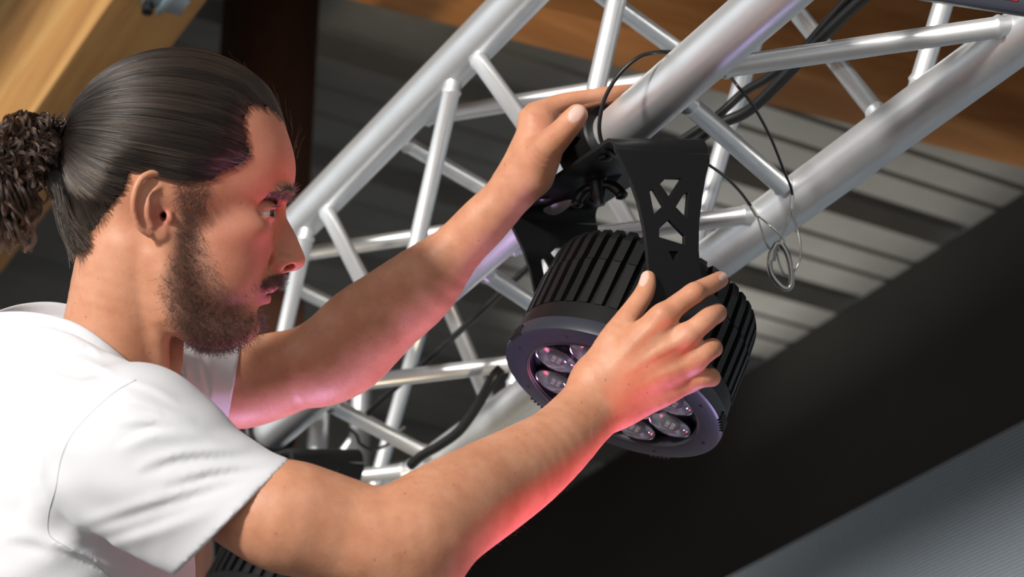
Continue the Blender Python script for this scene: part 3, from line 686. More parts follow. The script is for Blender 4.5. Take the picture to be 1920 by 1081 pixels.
def poly_sd(P2, poly):                            # signed distance to a polygon (negative inside), 2-D
    poly = np.asarray(poly, float); d = np.full(len(P2), 1e9); s = np.zeros(len(P2), bool)
    for i in range(len(poly)):
        a = poly[i]; b = poly[(i + 1) % len(poly)]; ab = b - a; q = P2 - a
        t = np.clip(q @ ab / (ab @ ab), 0, 1); e = q - t[:, None] * ab; d = np.minimum(d, (e * e).sum(1))
        cnd = (a[1] > P2[:, 1]) != (b[1] > P2[:, 1]); xs = ab[0] * (P2[:, 1] - a[1]) / (ab[1] if ab[1] != 0 else 1e-9) + a[0]; s ^= cnd & (P2[:, 0] < xs)
    d = np.sqrt(d); return np.where(s, -d, d)
def prism(poly, hw):                              # picture-plane outline, half width hw(u,v), rounded
    poly = np.array(poly, float)
    def fn(p):
        q = to_h(p); d2 = poly_sd(q[:, :2], poly); h = hw(q[:, 0], q[:, 1]); r = h * 0.92
        a = d2 + r; b = np.abs(q[:, 2]) - h + r
        return (np.minimum(np.maximum(a, b), 0) + np.hypot(np.maximum(a, 0), np.maximum(b, 0)) - r) * HS
    c = poly.mean(0); R = np.abs(poly - c).max() + 10; lo, hi = hbox((c[0], c[1], 0), R, False); return fn, lo, hi

CRAN = ((338, 296, 0), (207, 190, 150))
def head_field(fd):
    A = lambda t, op='u', k=10: fd.add(*t, op=op, k=k * HS)
    A(ell(*CRAN))
    A(ell((452, 325, 0), (97, 88, 108)), k=30)
    A(ell((412, 455, 0), (106, 118, 106)), k=40)                               # mid face
    A(ell((436, 436, 80), (58, 30, 34), [('Z', -8)], True), k=34)              # cheekbones
    A(ell((392, 505, 66), (78, 75, 46), None, True), k=40)                     # cheeks
    A(hchain([(312, 440, 108, 26), (318, 530, 100, 33), (340, 592, 84, 34), (400, 620, 50, 33), (448, 612, 16, 31)], True), k=34)
    A(ell((452, 598, 0), (31, 42, 44)), k=24)                                  # chin
    A(ell((452, 540, 0), (58, 54, 64)), k=26)                                  # muzzle
    A(ell((514, 360, 40), (36, 13, 46), [('Z', 4)], True), k=14)               # brow ridge
    nose = [(520, 362), (529, 374), (532, 390), (536, 408), (546, 426), (555, 443), (563.5, 464), (570, 479), (572, 489), (569, 498), (559, 506), (546, 509.5), (530, 513), (505, 516), (470, 505), (478, 380)]
    A(prism(nose, lambda u, v: np.interp(v, [360, 390, 430, 465, 490, 515], [13, 13, 17, 22, 24, 20])), k=16)
    A(ell((508, 392, 62), (34, 21, 36), [('Z', 10)], True), 's', 16)           # eye sockets
    # lids: slightly larger sphere than the eye, opened as a wedge from the outer corner
    ec = np.array([488.0, 397, 57])
    def lids(p):
        q = to_h(p).copy(); q[:, 2] = np.abs(q[:, 2]); d = np.sqrt(((q - ec) ** 2).sum(1)) - 27.6
        x = q[:, 0] - 478; y_ = q[:, 1] - 398.5
        up = (y_ * 39 + x * 8.0) / 39.8; dn_ = (-y_ * 30 + x * 9) / 31.3        # inside opening when both > 0
        wdg = np.minimum(up, dn_); return np.maximum(d, np.minimum(wdg, 30)) * HS
    lo, hi = hbox(ec, 32, True); fd.add(lids, lo, hi, 'u', 5 * HS)
    A(hchain([(477, 396.5, 71, 2.2), (490, 392, 81, 2.6), (507, 388, 75, 2.8), (514, 387, 60, 2.6)], True), k=4)  # upper lid edge
    A(hchain([(477, 400.5, 71, 2.0), (490, 405.5, 79, 2.2), (504, 408, 72, 2.2), (511, 407, 56, 2.0)], True), k=5)                     # lower lid edge
    A(ell((527, 492, 22), (23, 17, 14), [('Z', -12)], True), k=7)              # nostril wings
    A(ell((537, 500, 17), (14, 6.5, 16), [('Z', -14)], True), 's', 3)           # nostrils
    A(ell((504, 488, 36), (4, 16, 10), [('Z', 22)], True), 's', 7)             # wing crease
    A(ell((488, 527, 0), (38.5, 19, 44)), k=12)                                # upper lip
    A(ell((497, 541, 0), (26, 8.5, 36), [('Z', -10)]), k=5)                    # upper vermilion
    A(ell((481, 561, 0), (24.5, 12.5, 34), [('Z', 14)]), k=7)                  # lower vermilion
    A(ell((493, 551.5, 0), (25, 2.4, 46), [('Z', 3)]), 's', 3)                 # mouth line
    A(ell((487, 580, 0), (16, 9, 34)), 's', 12)                                # groove under the lip
    # neck
    A(hchain([(262, 470, 0, 112), (240, 545, 0, 106), (222, 610, 0, 101), (204, 690, 0, 106), (185, 780, 0, 125)]), k=30)
    A(hchain([(285, 480, 98, 14), (294, 590, 82, 17), (300, 680, 44, 17), (300, 740, 20, 15)], True), k=22)
    A(hchain([(330, 640, 0, 14), (322, 690, 0, 18), (312, 740, 0, 16)]), k=20)
    # ear
    A(ell((287, 388, 137), (33, 61, 8), [('Z', -9), ('Y', 24)], True), k=6)
    ew = lambda u, b=0: 130 + (312 - u) * 0.46 + b
    A(hchain([(u, v_, ew(u, b), r_) for u, v_, b, r_ in ((322, 372, -6, 5), (319, 345, 0, 6), (306, 331, 4, 6.5), (288, 327.5, 6, 6.5), (270, 337, 7, 6.5), (259, 358, 7, 6.5), (254.5, 385, 6, 6), (259, 410, 5, 5.5), (268, 428, 4, 5.5), (283, 438, 3, 6))], True), k=4)
    A(ell((301, 438, 134), (15, 14, 8), None, True), k=8)
    A(hchain([(u, v_, ew(u, b), r_) for u, v_, b, r_ in ((303, 350, 4, 5), (290, 362, 6, 5.5), (281, 380, 6, 6), (279, 402, 5, 6), (287, 422, 4, 5.5))], True), k=5)
    A(ell((302, 403, 148), (13.5, 24, 20), [('Z', -8)], True), 's', 5)
    A(ell((294, 372, 152), (9, 14, 12), [('Z', 20)], True), 's', 4)
    A(ell((319, 407, 130), (7.5, 12, 10), [('Z', -10)], True), k=5)
    A(ell((308, 405, 124), (6.5, 9, 18), None, True), 's', 3)

def arms_field(fd):
    A = lambda t, op='u', k=0.010: fd.add(*t, op=op, k=k)
    # right arm (nearer)
    A(seg_chain(pairs([(300, 780, 230, 910, 1.70, 0.9), (430, 850, 370, 990, 1.69, 1.0), (505, 868, 450, 1040, 1.69, 1.0), (555, 862, 515, 1072, 1.69, 1.0), (600, 876, 570, 1084, 1.695, 1.0), (645, 895, 640, 1100, 1.70, 0.98), (700, 912, 715, 1112, 1.70, 0.95), (745, 900, 800, 1105, 1.71, 0.95),
        (778, 879, 860, 1070, 1.73, 0.95), (812, 862, 908, 1036, 1.75, 0.95), (873, 836, 979, 984, 1.79, 0.95), (936, 808, 1033, 940, 1.82, 0.9), (999, 777, 1086, 886, 1.85, 0.85), (1054, 731, 1128, 833, 1.885, 0.74), (1096, 686, 1166, 797, 1.905, 0.62)]), 3))
    A(seg_chain(pxn([(735, 1095, 1.70, 40), (770, 1085, 1.705, 46), (810, 1068, 1.72, 44)]), 4), k=0.025)      # elbow point
    # left arm
    A(seg_chain(pairs([(340, 685, 325, 790, 2.10, 1.0), (395, 672, 380, 785, 2.11, 1.0), (425, 656, 415, 796, 2.115, 1.0), (455, 644, 448, 804, 2.12, 1.0), (500, 625, 510, 788, 2.125, 1.0), (545, 616, 575, 766, 2.125, 1.0), (572, 604, 632, 757, 2.12, 1.0), (606, 578, 682, 735, 2.12, 1.0),
        (645, 541, 722, 695, 2.115, 1.0), (690, 512, 768, 650, 2.11, 0.95), (757, 469, 822, 598, 2.10, 0.92), (831, 423, 878, 514, 2.09, 0.9), (884, 372, 930, 458, 2.08, 0.95), (918, 340, 978, 404, 2.075, 1.05), (944, 312, 1008, 366, 2.07, 1.1)]), 3))

# finger chains: (px,py,Z,r_px)
def hands_field(fd):
    A = lambda t, op='u', k=0.004: fd.add(*t, op=op, k=k)
    c = lambda rows, per=3: seg_chain(pxn(rows), per)
    # right hand: back of the hand as a fan of metacarpals
    A(c([(1120, 712, 1.902, 46), (1150, 690, 1.900, 40), (1195, 640, 1.892, 33), (1243, 595, 1.885, 23)]), k=0.012)
    A(c([(1130, 735, 1.905, 46), (1170, 700, 1.898, 38), (1230, 662, 1.889, 29), (1286, 633, 1.886, 22)]), k=0.012)
    A(c([(1140, 750, 1.908, 42), (1185, 725, 1.902, 36), (1245, 698, 1.894, 28), (1301, 676, 1.893, 20)]), k=0.012)
    A(c([(1150, 765, 1.912, 36), (1190, 757, 1.910, 30), (1245, 738, 1.905, 24), (1296, 714, 1.905, 18)]), k=0.012)
    A(c([(1150, 715, 1.915, 40), (1200, 690, 1.912, 36), (1255, 668, 1.905, 26)]), k=0.012)                    # palm side
    A(c([(1236, 600, 1.888, 24), (1268, 573, 1.888, 21), (1303, 548, 1.897, 19), (1335, 532, 1.916, 17.5), (1350, 524, 1.932, 16)]), k=0.006)
    A(c([(1280, 637, 1.889, 23), (1308, 613, 1.886, 21), (1330, 595, 1.894, 20), (1344, 587, 1.912, 18.5), (1346, 585, 1.936, 16)]), k=0.006)
    A(c([(1298, 678, 1.894, 21), (1318, 664, 1.888, 20), (1334, 653, 1.897, 19.5), (1337, 653, 1.916, 18), (1332, 655, 1.938, 16)]), k=0.006)
    A(c([(1294, 715, 1.905, 18), (1314, 709, 1.900, 18), (1331, 707, 1.907, 18), (1334, 708, 1.923, 17), (1328, 710, 1.942, 15)]), k=0.006)
    for x, y_, Z, r in ((1241, 590, 1.882, 13), (1288, 631, 1.881, 13), (1304, 675, 1.889, 11), (1304, 547, 1.890, 12)):
        s = Z / F; cc_ = PC(x, y_, Z); fd.add(lambda p, cc_=cc_, r=r, s=s: np.sqrt(((p - cc_) ** 2).sum(1)) - r * s, cc_ - r * s, cc_ + r * s, 'u', 0.010)
    A(c([(1128, 690, 1.905, 38), (1150, 640, 1.904, 30), (1174, 600, 1.910, 23), (1190, 577, 1.918, 20.5), (1206, 553, 1.926, 19), (1213, 535, 1.932, 17), (1215, 521, 1.937, 14.5)]), k=0.007)
    for rows in ([(1238, 598, 1.8775, 5), (1195, 641, 1.8790, 6), (1150, 690, 1.884, 4)], [(1284, 636, 1.8775, 5), (1230, 662, 1.8770, 6), (1168, 702, 1.883, 4)], [(1298, 678, 1.8855, 4), (1245, 698, 1.8835, 5), (1182, 727, 1.888, 4)]):
        A(c(rows), k=0.0045)                                                                                      # tendons
    # left hand
    A(c([(968, 345, 2.07, 42), (986, 305, 2.065, 42), (1004, 262, 2.065, 40), (1010, 226, 2.07, 33)]), k=0.010)
    A(c([(975, 345, 2.095, 42), (995, 300, 2.10, 42), (1015, 255, 2.105, 38), (1025, 226, 2.11, 30)]), k=0.010)
    A(c([(1002, 226, 2.07, 31), (1016, 208, 2.072, 20), (1050, 193, 2.075, 18), (1082, 184, 2.076, 15), (1112, 179, 2.078, 13), (1140, 174, 2.082, 12.5), (1170, 170, 2.09, 11.5), (1190, 168, 2.10, 10)]), k=0.007)
    for dz, dy in ((0.022, 6), (0.043, 12), (0.062, 20)):                                                         # the other fingers over the tube
        A(c([(1012, 222 + dy, 2.085 + dz, 24), (1055, 200 + dy, 2.085 + dz, 16), (1100, 188 + dy, 2.085 + dz, 14), (1150, 178 + dy, 2.09 + dz, 13), (1180, 182 + dy, 2.10 + dz, 12)]), k=0.006)
    A(c([(1000, 328, 2.06, 40), (1012, 300, 2.05, 38), (1028, 274, 2.035, 31), (1045, 257, 2.025, 27), (1060, 241, 2.018, 24.5), (1073, 226, 2.014, 23), (1082, 215, 2.014, 20.5)]), k=0.008)

# ------------------------------------------------------------------ person
m = mat('skin', (0.72, 0.42, 0.30), 0.48)
v = coords(m); n1 = noise(m, v, 38, 5, 0.6); n2 = noise(m, v, 160, 4, 0.6)
base = ramp(m, n1, [(0.30, (0.54, 0.235, 0.132)), (0.52, (0.62, 0.288, 0.168)), (0.75, (0.68, 0.345, 0.22))]).outputs['Color']
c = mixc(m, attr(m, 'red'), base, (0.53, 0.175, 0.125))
c = mixc(m, attr(m, 'stubble'), c, (0.20, 0.12, 0.095))
c = mixc(m, attr(m, 'lip'), c, (0.60, 0.21, 0.20))
c = mixc(m, attr(m, 'nail'), c, (0.76, 0.50, 0.42))
vo = nd(m, 'ShaderNodeTexVoronoi', i_Scale=105.0, i_Randomness=1.0); ln(m, v, vo.inputs['Vector'])
sp = nd(m, 'ShaderNodeMapRange', i_1=0.14, i_2=0.08, i_3=0.0, i_4=1.0); ln(m, vo.outputs['Distance'], sp.inputs[0])
fr = nd(m, 'ShaderNodeMath', operation='GREATER_THAN', i_1=0.70); sr = nd(m, 'ShaderNodeSeparateColor'); ln(m, vo.outputs['Color'], sr.inputs[0]); ln(m, sr.outputs[0], fr.inputs[0])
mm = nd(m, 'ShaderNodeMath', operation='MULTIPLY'); ln(m, sp.outputs[0], mm.inputs[0]); ln(m, fr.outputs[0], mm.inputs[1])
mm2 = nd(m, 'ShaderNodeMath', operation='MULTIPLY', i_1=0.42); ln(m, mm.outputs[0], mm2.inputs[0])
c = mixc(m, mm2.outputs[0], c, (0.22, 0.09, 0.05)); ln(m, c, bsdf(m).inputs['Base Color'])
b = bsdf(m); b.inputs['Subsurface Weight'].default_value = 0.22; b.inputs['Subsurface Radius'].default_value = (1.0, 0.35, 0.2); b.inputs['Subsurface Scale'].default_value = 0.006
b.inputs['Specular IOR Level'].default_value = 0.35
bump(m, noise(m, v, 330, 4, 0.65), 0.32, 0.0008)
m = mat('cotton', (0.75, 0.75, 0.775), 0.85); bump(m, noise(m, coords(m), 1400, 2), 0.25, 0.0005); bsdf(m).inputs['Sheen Weight'].default_value = 0.15
m = mat('seam_thread', (0.55, 0.55, 0.57), 0.9)
m = mat('denim', (0.03, 0.035, 0.05), 0.85)
def hair_mat(name, dark, light, rough=0.3):
    m = bpy.data.materials.new(name); m.use_nodes = True; nt = m.node_tree; nt.nodes.remove(nt.nodes['Principled BSDF'])
    h = nt.nodes.new('ShaderNodeBsdfHairPrincipled'); h.parametrization = 'COLOR'; h.inputs['Roughness'].default_value = rough
    h.inputs['Radial Roughness'].default_value = 0.45; h.inputs['Random Roughness'].default_value = 0.4
    ln(m, mixc(m, attr(m, 'tone'), dark, light), h.inputs['Color'])
    nt.links.new(h.outputs[0], nt.nodes['Material Output'].inputs['Surface']); MATS[name] = m
hair_mat('hair_strand', (0.005, 0.0033, 0.0025), (0.046, 0.030, 0.021), 0.25); hair_mat('curl_strand', (0.010, 0.005, 0.0035), (0.050, 0.025, 0.015)); hair_mat('beard_strand', (0.006, 0.0045, 0.004), (0.013, 0.009, 0.0075), 0.4)
m = mat('hair_base', (0.006, 0.0045, 0.004), 0.8, spec=0.1)
m = mat('eye_white', (0.55, 0.50, 0.48), 0.15); m = mat('iris', (0.05, 0.025, 0.012), 0.08)
m = mat('hair_tie', (0.05, 0.03, 0.03), 0.15)

person = empty('person', (0.45, 1.30, 1.35))
tag(person, 'man with dark ponytail and beard in a white t-shirt reaching up to the stage light', 'person')

VOX = 0.0016
bf = Field()
# trunk inside the shirt joins head and arms
bf.add(*seg_chain(pxn([(300, 810, 1.72, 70), (205, 790, 1.90, 95), (330, 745, 2.08, 50)]), 5), op='u', k=0.03)
head_field(bf); arms_field(bf); hands_field(bf)
los = np.min([p[1] for p in bf.p if p[3] == 'u'], 0) - 0.01; his = np.max([p[2] for p in bf.p if p[3] == 'u'], 0) + 0.01
BV, BQ = surface(bf, VOX, los, his); BV = relax(BV, BQ, 2)
# limbs: extra smoothing away from head and hands
def limb_mask(V):
    x = V[:, 0] / -V[:, 2] * F + CX; y_ = V[:, 1] / V[:, 2] * F + CY; z = -V[:, 2]
    return ((z < 1.90) & (x > 330) & (x < 1110) & (y_ > 690)) | ((z > 1.99) & (x > 420) & (x < 960) & (y_ > 330))
lm = limb_mask(BV)[:, None]; BS = relax(BV, BQ, 7, 0.7, 0.7); BV = np.where(lm, BS, BV); BV = relax(BV, BQ, 1)
hq = to_h(BV); ipx = BV[:, 0] / -BV[:, 2] * F + CX; ipy = -BV[:, 1] / -BV[:, 2] * F + CY; iz = -BV[:, 2]
ss = lambda x, a, b: np.clip((x - a) / (b - a), 0, 1) ** 2 * (3 - 2 * np.clip((x - a) / (b - a), 0, 1))
LIPU = [(470, 548), (484, 541), (504, 537), (516, 536), (526, 538), (524, 548), (505, 552), (485, 551)]; LIPL = [(470, 550), (486, 552), (508, 551), (510, 562), (505, 572), (494, 575), (480, 566)]
inhead = (np.abs(hq[:, 2]) < 60) & (iz < 2.05)
lip = np.zeros(len(BV)); lk = inhead & (hq[:, 0] > 440) & (hq[:, 0] < 560) & (hq[:, 1] > 500) & (hq[:, 1] < 600); lip[lk] = np.maximum(ss(-poly_sd(hq[lk, :2], LIPU), -1.5, 1.5), ss(-poly_sd(hq[lk, :2], LIPL), -1.5, 1.5))
BEARD = [(335, 392), (386, 388), (386, 430), (395, 470), (410, 500), (424, 528), (445, 543), (462, 543), (480, 524), (505, 513), (532, 513), (530, 536), (503, 538), (470, 549), (462, 565), (480, 580), (498, 574), (500, 600), (480, 630), (445, 655), (400, 668), (362, 668), (350, 650), (311, 605), (300, 570), (292, 519), (318, 455)]
onhead = (hq[:, 0] > 280) & (hq[:, 0] < 560) & (hq[:, 1] > 380) & (hq[:, 1] < 680) & (np.abs(hq[:, 2]) < 170) & (iz < 2.04)
bd = np.full(len(BV), 99.0); bd[onhead] = poly_sd(hq[onhead, :2], BEARD); stub = ss(-bd, -6, 24) * onhead * (1 - lip) * 0.48
BRW = [(494, 369), (512, 356), (535, 350), (558, 350), (558, 369), (540, 371), (520, 370)]; MOU = [(462, 549), (476, 530), (500, 516), (533, 512), (532, 536), (505, 538), (480, 542)]
brow_m = np.zeros(len(BV)); hk = (iz < 2.04) & (hq[:, 0] > 440) & (hq[:, 0] < 580) & (hq[:, 1] > 330) & (hq[:, 1] < 600)
brow_m[hk] = ss(-poly_sd(hq[hk, :2], BRW), -2, 4) * (np.abs(hq[hk, 2]) > 8) * (np.abs(hq[hk, 2]) < 100); mou_m = np.zeros(len(BV)); mou_m[hk] = ss(-poly_sd(hq[hk, :2], MOU), -3, 4) * (np.abs(hq[hk, 2]) < 60)
stub = np.maximum(stub, 0.85 * np.maximum(brow_m, mou_m * (1 - lip)))
red = np.zeros(len(BV))  # ear, nose and knuckle redness; broad face spots paint its reddish shade into skin
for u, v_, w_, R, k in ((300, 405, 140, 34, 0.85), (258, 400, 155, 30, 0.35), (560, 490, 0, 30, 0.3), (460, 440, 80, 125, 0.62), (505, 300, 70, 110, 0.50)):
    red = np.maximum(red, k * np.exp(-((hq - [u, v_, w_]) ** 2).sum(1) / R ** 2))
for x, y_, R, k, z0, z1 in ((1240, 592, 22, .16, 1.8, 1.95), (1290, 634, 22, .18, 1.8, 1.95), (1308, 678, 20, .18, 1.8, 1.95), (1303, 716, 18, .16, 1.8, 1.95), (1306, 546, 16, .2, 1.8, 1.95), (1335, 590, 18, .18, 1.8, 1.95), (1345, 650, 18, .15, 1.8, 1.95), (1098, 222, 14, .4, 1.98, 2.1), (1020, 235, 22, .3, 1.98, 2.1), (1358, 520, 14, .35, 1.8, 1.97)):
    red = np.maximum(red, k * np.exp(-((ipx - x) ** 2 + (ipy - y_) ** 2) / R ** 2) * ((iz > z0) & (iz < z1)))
nail = np.zeros(len(BV))
for x, y_, a, b_, dg, z0, z1 in ((1080, 213, 18.5, 12.5, -50, 1.98, 2.03), (1207, 521, 16, 8.5, -70, 1.88, 1.96), (1356, 518, 9, 7, -28, 1.88, 1.97)):
    t = math.radians(dg); dx, dy = ipx - x, ipy - y_; e = np.sqrt(((dx * math.cos(t) + dy * math.sin(t)) / a) ** 2 + ((-dx * math.sin(t) + dy * math.cos(t)) / b_) ** 2)
    nail = np.maximum(nail, ss(1.06 - e, 0, 0.14) * ((iz > z0) & (iz < z1)))
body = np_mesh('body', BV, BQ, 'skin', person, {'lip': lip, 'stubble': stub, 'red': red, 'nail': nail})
# eyes
for s in (1, -1):
    V, Fc = lathe(np.zeros(3), (0, 0, 1), [(-25.5 * math.cos(a), max(25.5 * math.sin(a), 1e-3)) for a in np.linspace(0, math.pi, 17)], 28)
    o = mesh('eye', c2w(from_h(np.array(V) + [487, 397, 57 * s])), Fc, 'eye_white', person)
    gd = np.array([0.98, 0.10, 0.17 * s]); gd /= np.linalg.norm(gd)
    V, Fc = lathe(np.array([487, 397, 57.0 * s]), gd, [(26.3 * math.cos(a), 26.3 * math.sin(a)) for a in np.linspace(0.001, 0.74, 8)], 24)
    mesh('iris', c2w(from_h(V)), Fc, 'iris', o)

# --- t-shirt
RING = [(-25, 598, 1.93), (2, 594, 1.885), (50, 594, 1.85), (100, 602, 1.832), (150, 620, 1.825), (200, 655, 1.825), (248, 694, 1.838), (288, 712, 1.862), (316, 714, 1.90), (312, 690, 1.94), (260, 640, 1.965), (190, 600, 1.975), (110, 577, 1.97), (40, 579, 1.958)]
sf = Field(); U = lambda t, op='u', k=0.02: sf.add(*t, op=op, k=k)
U(seg_chain(pxn([(175, 705, 1.90, 120, 170), (160, 800, 1.90, 180, 280), (145, 930, 1.90, 215, 340), (140, 1100, 1.90, 218, 335), (140, 1300, 1.90, 210, 320)]), 3))
U(seg_chain(pxn([(x - 3, y_ + 28, Z, 16) for x, y_, Z in RING + RING[:1]]), 3), k=0.03)
U(seg_chain(pxn([(240, 765, 1.93, 66), (300, 755, 2.02, 80), (345, 735, 2.09, 90)]), 3), k=0.03)
U(seg_chain(pxn([(-40, 700, 1.90, 85), (40, 690, 1.89, 80), (100, 692, 1.88, 72), (165, 715, 1.86, 72), (235, 755, 1.84, 60)]), 3), k=0.025)
U(seg_chain(pxn([(262, 828, 1.705, 110), (226, 792, 1.81, 98), (215, 765, 1.92, 92), (290, 748, 2.06, 90), (330, 738, 2.10, 92)]), 3), k=0.035)
U(seg_chain(pxn([(250, 858, 1.71, 138, 122), (340, 920, 1.70, 142, 124), (430, 967, 1.695, 142, 124), (530, 1010, 1.69, 140, 124), (640, 1055, 1.69, 140, 124)]), 3), k=0.06)
U(seg_chain(pxn([(320, 738, 2.10, 94), (380, 730, 2.11, 91), (440, 727, 2.12, 89), (540, 712, 2.125, 88)]), 3), k=0.025)
# creases: (polyline in picture pixels, half width px, height px, sharpness side, depth limit); geometry displaced along the surface
FOLDS = [
 ([(232, 712), (285, 728), (335, 752)], 11, 4.0, 1), ([(222, 745), (290, 765), (368, 790)], 14, 5.5, 1), ([(205, 790), (290, 790), (400, 815)], 15, 5.0, 1),
 ([(215, 845), (300, 812), (430, 826)], 16, 5.5, -1), ([(250, 880), (340, 850), (470, 842)], 15, 6.0, 1), ([(300, 905), (400, 880), (515, 866)], 14, 5.5, 1),
 ([(140, 985), (300, 935), (480, 880)], 16, 4.5, 1), ([(150, 1040), (280, 1000), (420, 950)], 18, 3.0, -1), ([(120, 650), (165, 650), (190, 668)], 9, 4.0, 1),
 ([(70, 640), (120, 668), (190, 690), (215, 712)], 13, 5.0, 1), ([(60, 690), (130, 712), (205, 715)], 13, 5.0, -1), ([(40, 735), (120, 738), (200, 735)], 16, 4.0, 1),
 ([(95, 1015), (170, 1048), (250, 1090)], 10, 5.0, 1), ([(0, 1000), (70, 1010), (110, 1030)], 20, 3.0, 1), ([(20, 850), (60, 900), (70, 960)], 24, 3.0, 1),
 ([(345, 660), (352, 710), (372, 770)], 9, 4.0, 1), ([(365, 655), (378, 710), (390, 780)], 9, 4.0, -1), ([(388, 655), (398, 715), (398, 790)], 8, 3.0, 1)]
FOLDS = [(crom(np.array(a_, float), 4), b_ * 0.75, c_, d_) for a_, b_, c_, d_ in FOLDS]
def ripple(p):
    px = p[:, 0] / -p[:, 2] * F + CX; py = p[:, 1] / p[:, 2] * F + CY; z = -p[:, 2]; o = np.zeros(len(p))
    P2 = np.stack([px, py], 1); x0, y0, x1, y1 = px.min(), py.min(), px.max(), py.max()
    for pl_, wd, ht, sd_ in FOLDS:
        m_ = wd * 3.2
        if x1 < pl_[:, 0].min() - m_ or x0 > pl_[:, 0].max() + m_ or y1 < pl_[:, 1].min() - m_ or y0 > pl_[:, 1].max() + m_: continue
        best = np.full(len(p), 1e9); sg = np.zeros(len(p)); tt_ = np.zeros(len(p)); n_ = len(pl_) - 1
        for i in range(n_):
            a_, ab = pl_[i], pl_[i + 1] - pl_[i]; q = P2 - a_; t = np.clip(q @ ab / (ab @ ab), 0, 1); e = q - t[:, None] * ab; d2 = (e * e).sum(1); k_ = d2 < best
            best = np.where(k_, d2, best); sg = np.where(k_, np.sign(e[:, 1] * ab[0] - e[:, 0] * ab[1]), sg); tt_ = np.where(k_, (i + t) / n_, tt_)
        d_ = np.sqrt(best) * sg * sd_ / wd; sh_ = np.exp(-d_ ** 2) * 0.7 - 0.6 * np.exp(-((d_ - 1.1) / 0.8) ** 2)
        taper = np.sin(np.pi * np.clip(tt_, 0, 1)) ** 0.9; lim = (z < 1.83) if pl_[:, 0].min() < 340 else (z > 1.95) & (z < 2.11)
        o -= 1.35 * ht * z / F * sh_ * taper * lim
    x = (p - PC(300, 850, 1.7)) * 1000.0
    return o + 0.0007 * np.sin(x[:, 0] * 0.045 + x[:, 1] * 0.10 + 1.3 * np.sin(x[:, 0] * 0.021 + x[:, 2] * 0.03)) + 0.0004 * np.sin(x[:, 1] * 0.17 - x[:, 0] * 0.06 + 2 * np.sin(x[:, 2] * 0.024 + x[:, 0] * 0.03))
sf.add(ripple, (-9, -9, -9), (9, 9, 9), 'd', 0.001)
# seam groove where the right sleeve is set in
SEAM = [(255, 712, 1.645), (215, 735, 1.640), (170, 775, 1.625), (135, 815, 1.605), (115, 860, 1.592), (105, 915, 1.59), (92, 960, 1.60), (92, 1000, 1.605), (120, 1022, 1.60), (170, 1050, 1.595), (210, 1085, 1.60)]
# hem cuts
def plane_px(a, b, Z, keep):                     # plane through the eye and two pixels; positive on the far side of `keep`
    n = np.cross(PC(*a, Z), PC(*b, Z)); n /= np.linalg.norm(n)
    if n @ PC(*keep, Z) > 0: n = -n
    return n
n1_ = plane_px((547, 859), (330, 1076), 1.69, (300, 850)); n2_ = plane_px((452, 645), (424, 806), 2.12, (340, 730))
rx0 = PC(300, 850, 1.7)[0]
def cut_r(p): return np.where((-p[:, 2] < 1.86) & (p[:, 0] > PC(320, 0, 1.7)[0]), p @ n1_, -1.0)
def cut_l(p): return np.where(-p[:, 2] >= 1.93, p @ n2_, -1.0)
sf.add(cut_r, (-9, -9, -9), (9, 9, 9), 'x', 0.0015); sf.add(cut_l, (-9, -9, -9), (9, 9, 9), 'x', 0.0015)
# hollow ends for the arms, opening for the neck
U(seg_chain(pxn([(425, 950, 1.69, 80), (450, 968, 1.69, 98), (530, 1000, 1.69, 102), (660, 1040, 1.69, 102)]), 3), 's', 0.002)
U(seg_chain(pxn([(432, 727, 2.11, 66), (445, 727, 2.12, 76), (560, 712, 2.125, 78)]), 3), 's', 0.002)
U(hchain([(300, 300, 0, 118), (262, 470, 0, 118), (238, 545, 0, 112), (205, 610, 0, 118), (172, 640, 0, 124), (176, 668, 0, 104)]), 's', 0.004)
rcp = np.array([PC(*q) for q in RING]); rcen = rcp.mean(0); rn = np.linalg.svd(rcp - rcen)[2][2]
if rn @ (from_h((262, 470, 0)) - from_h((205, 690, 0))) < 0: rn = -rn
ea = rcp[6] - rcen; ea -= rn * (ea @ rn); ea /= np.linalg.norm(ea); eb = np.cross(rn, ea); rdn = np.array([PC(*q) for q in crom(np.array(RING + RING[:1], float), 4)[:-1]]) - rcen
ra_ = np.arctan2(rdn @ eb, rdn @ ea); oo = np.argsort(ra_); ra_ = ra_[oo]; rh_ = (rdn @ rn)[oo]; rr0 = np.hypot(rdn @ ea, rdn @ eb)[oo]
def neck_cut(p):
    d_ = p - rcen; h_ = d_ @ rn; x_, y_ = d_ @ ea, d_ @ eb; an_ = np.arctan2(y_, x_); hr = np.interp(an_, ra_, rh_, period=2 * math.pi); r0_ = np.interp(an_, ra_, rr0, period=2 * math.pi)
    rr_ = np.hypot(x_, y_); return np.maximum(hr - 0.006 - h_ + np.maximum(rr_ - r0_, 0) * 0.5, rr_ - r0_ - 0.030)
sf.add(neck_cut, rcen - 0.2, rcen + 0.2, 's', 0.006)
sl = np.min([p[1] for p in sf.p if p[3] == 'u'], 0) - 0.01; sh = np.max([p[2] for p in sf.p if p[3] == 'u'], 0) + 0.01
SV, SQ = surface(sf, 0.0025, sl, sh, slack=1.4); SV = relax(SV, SQ, 2)
shirt = np_mesh('t_shirt', SV, SQ, 'cotton', person); shirt['label'] = 'white cotton short sleeved t-shirt'
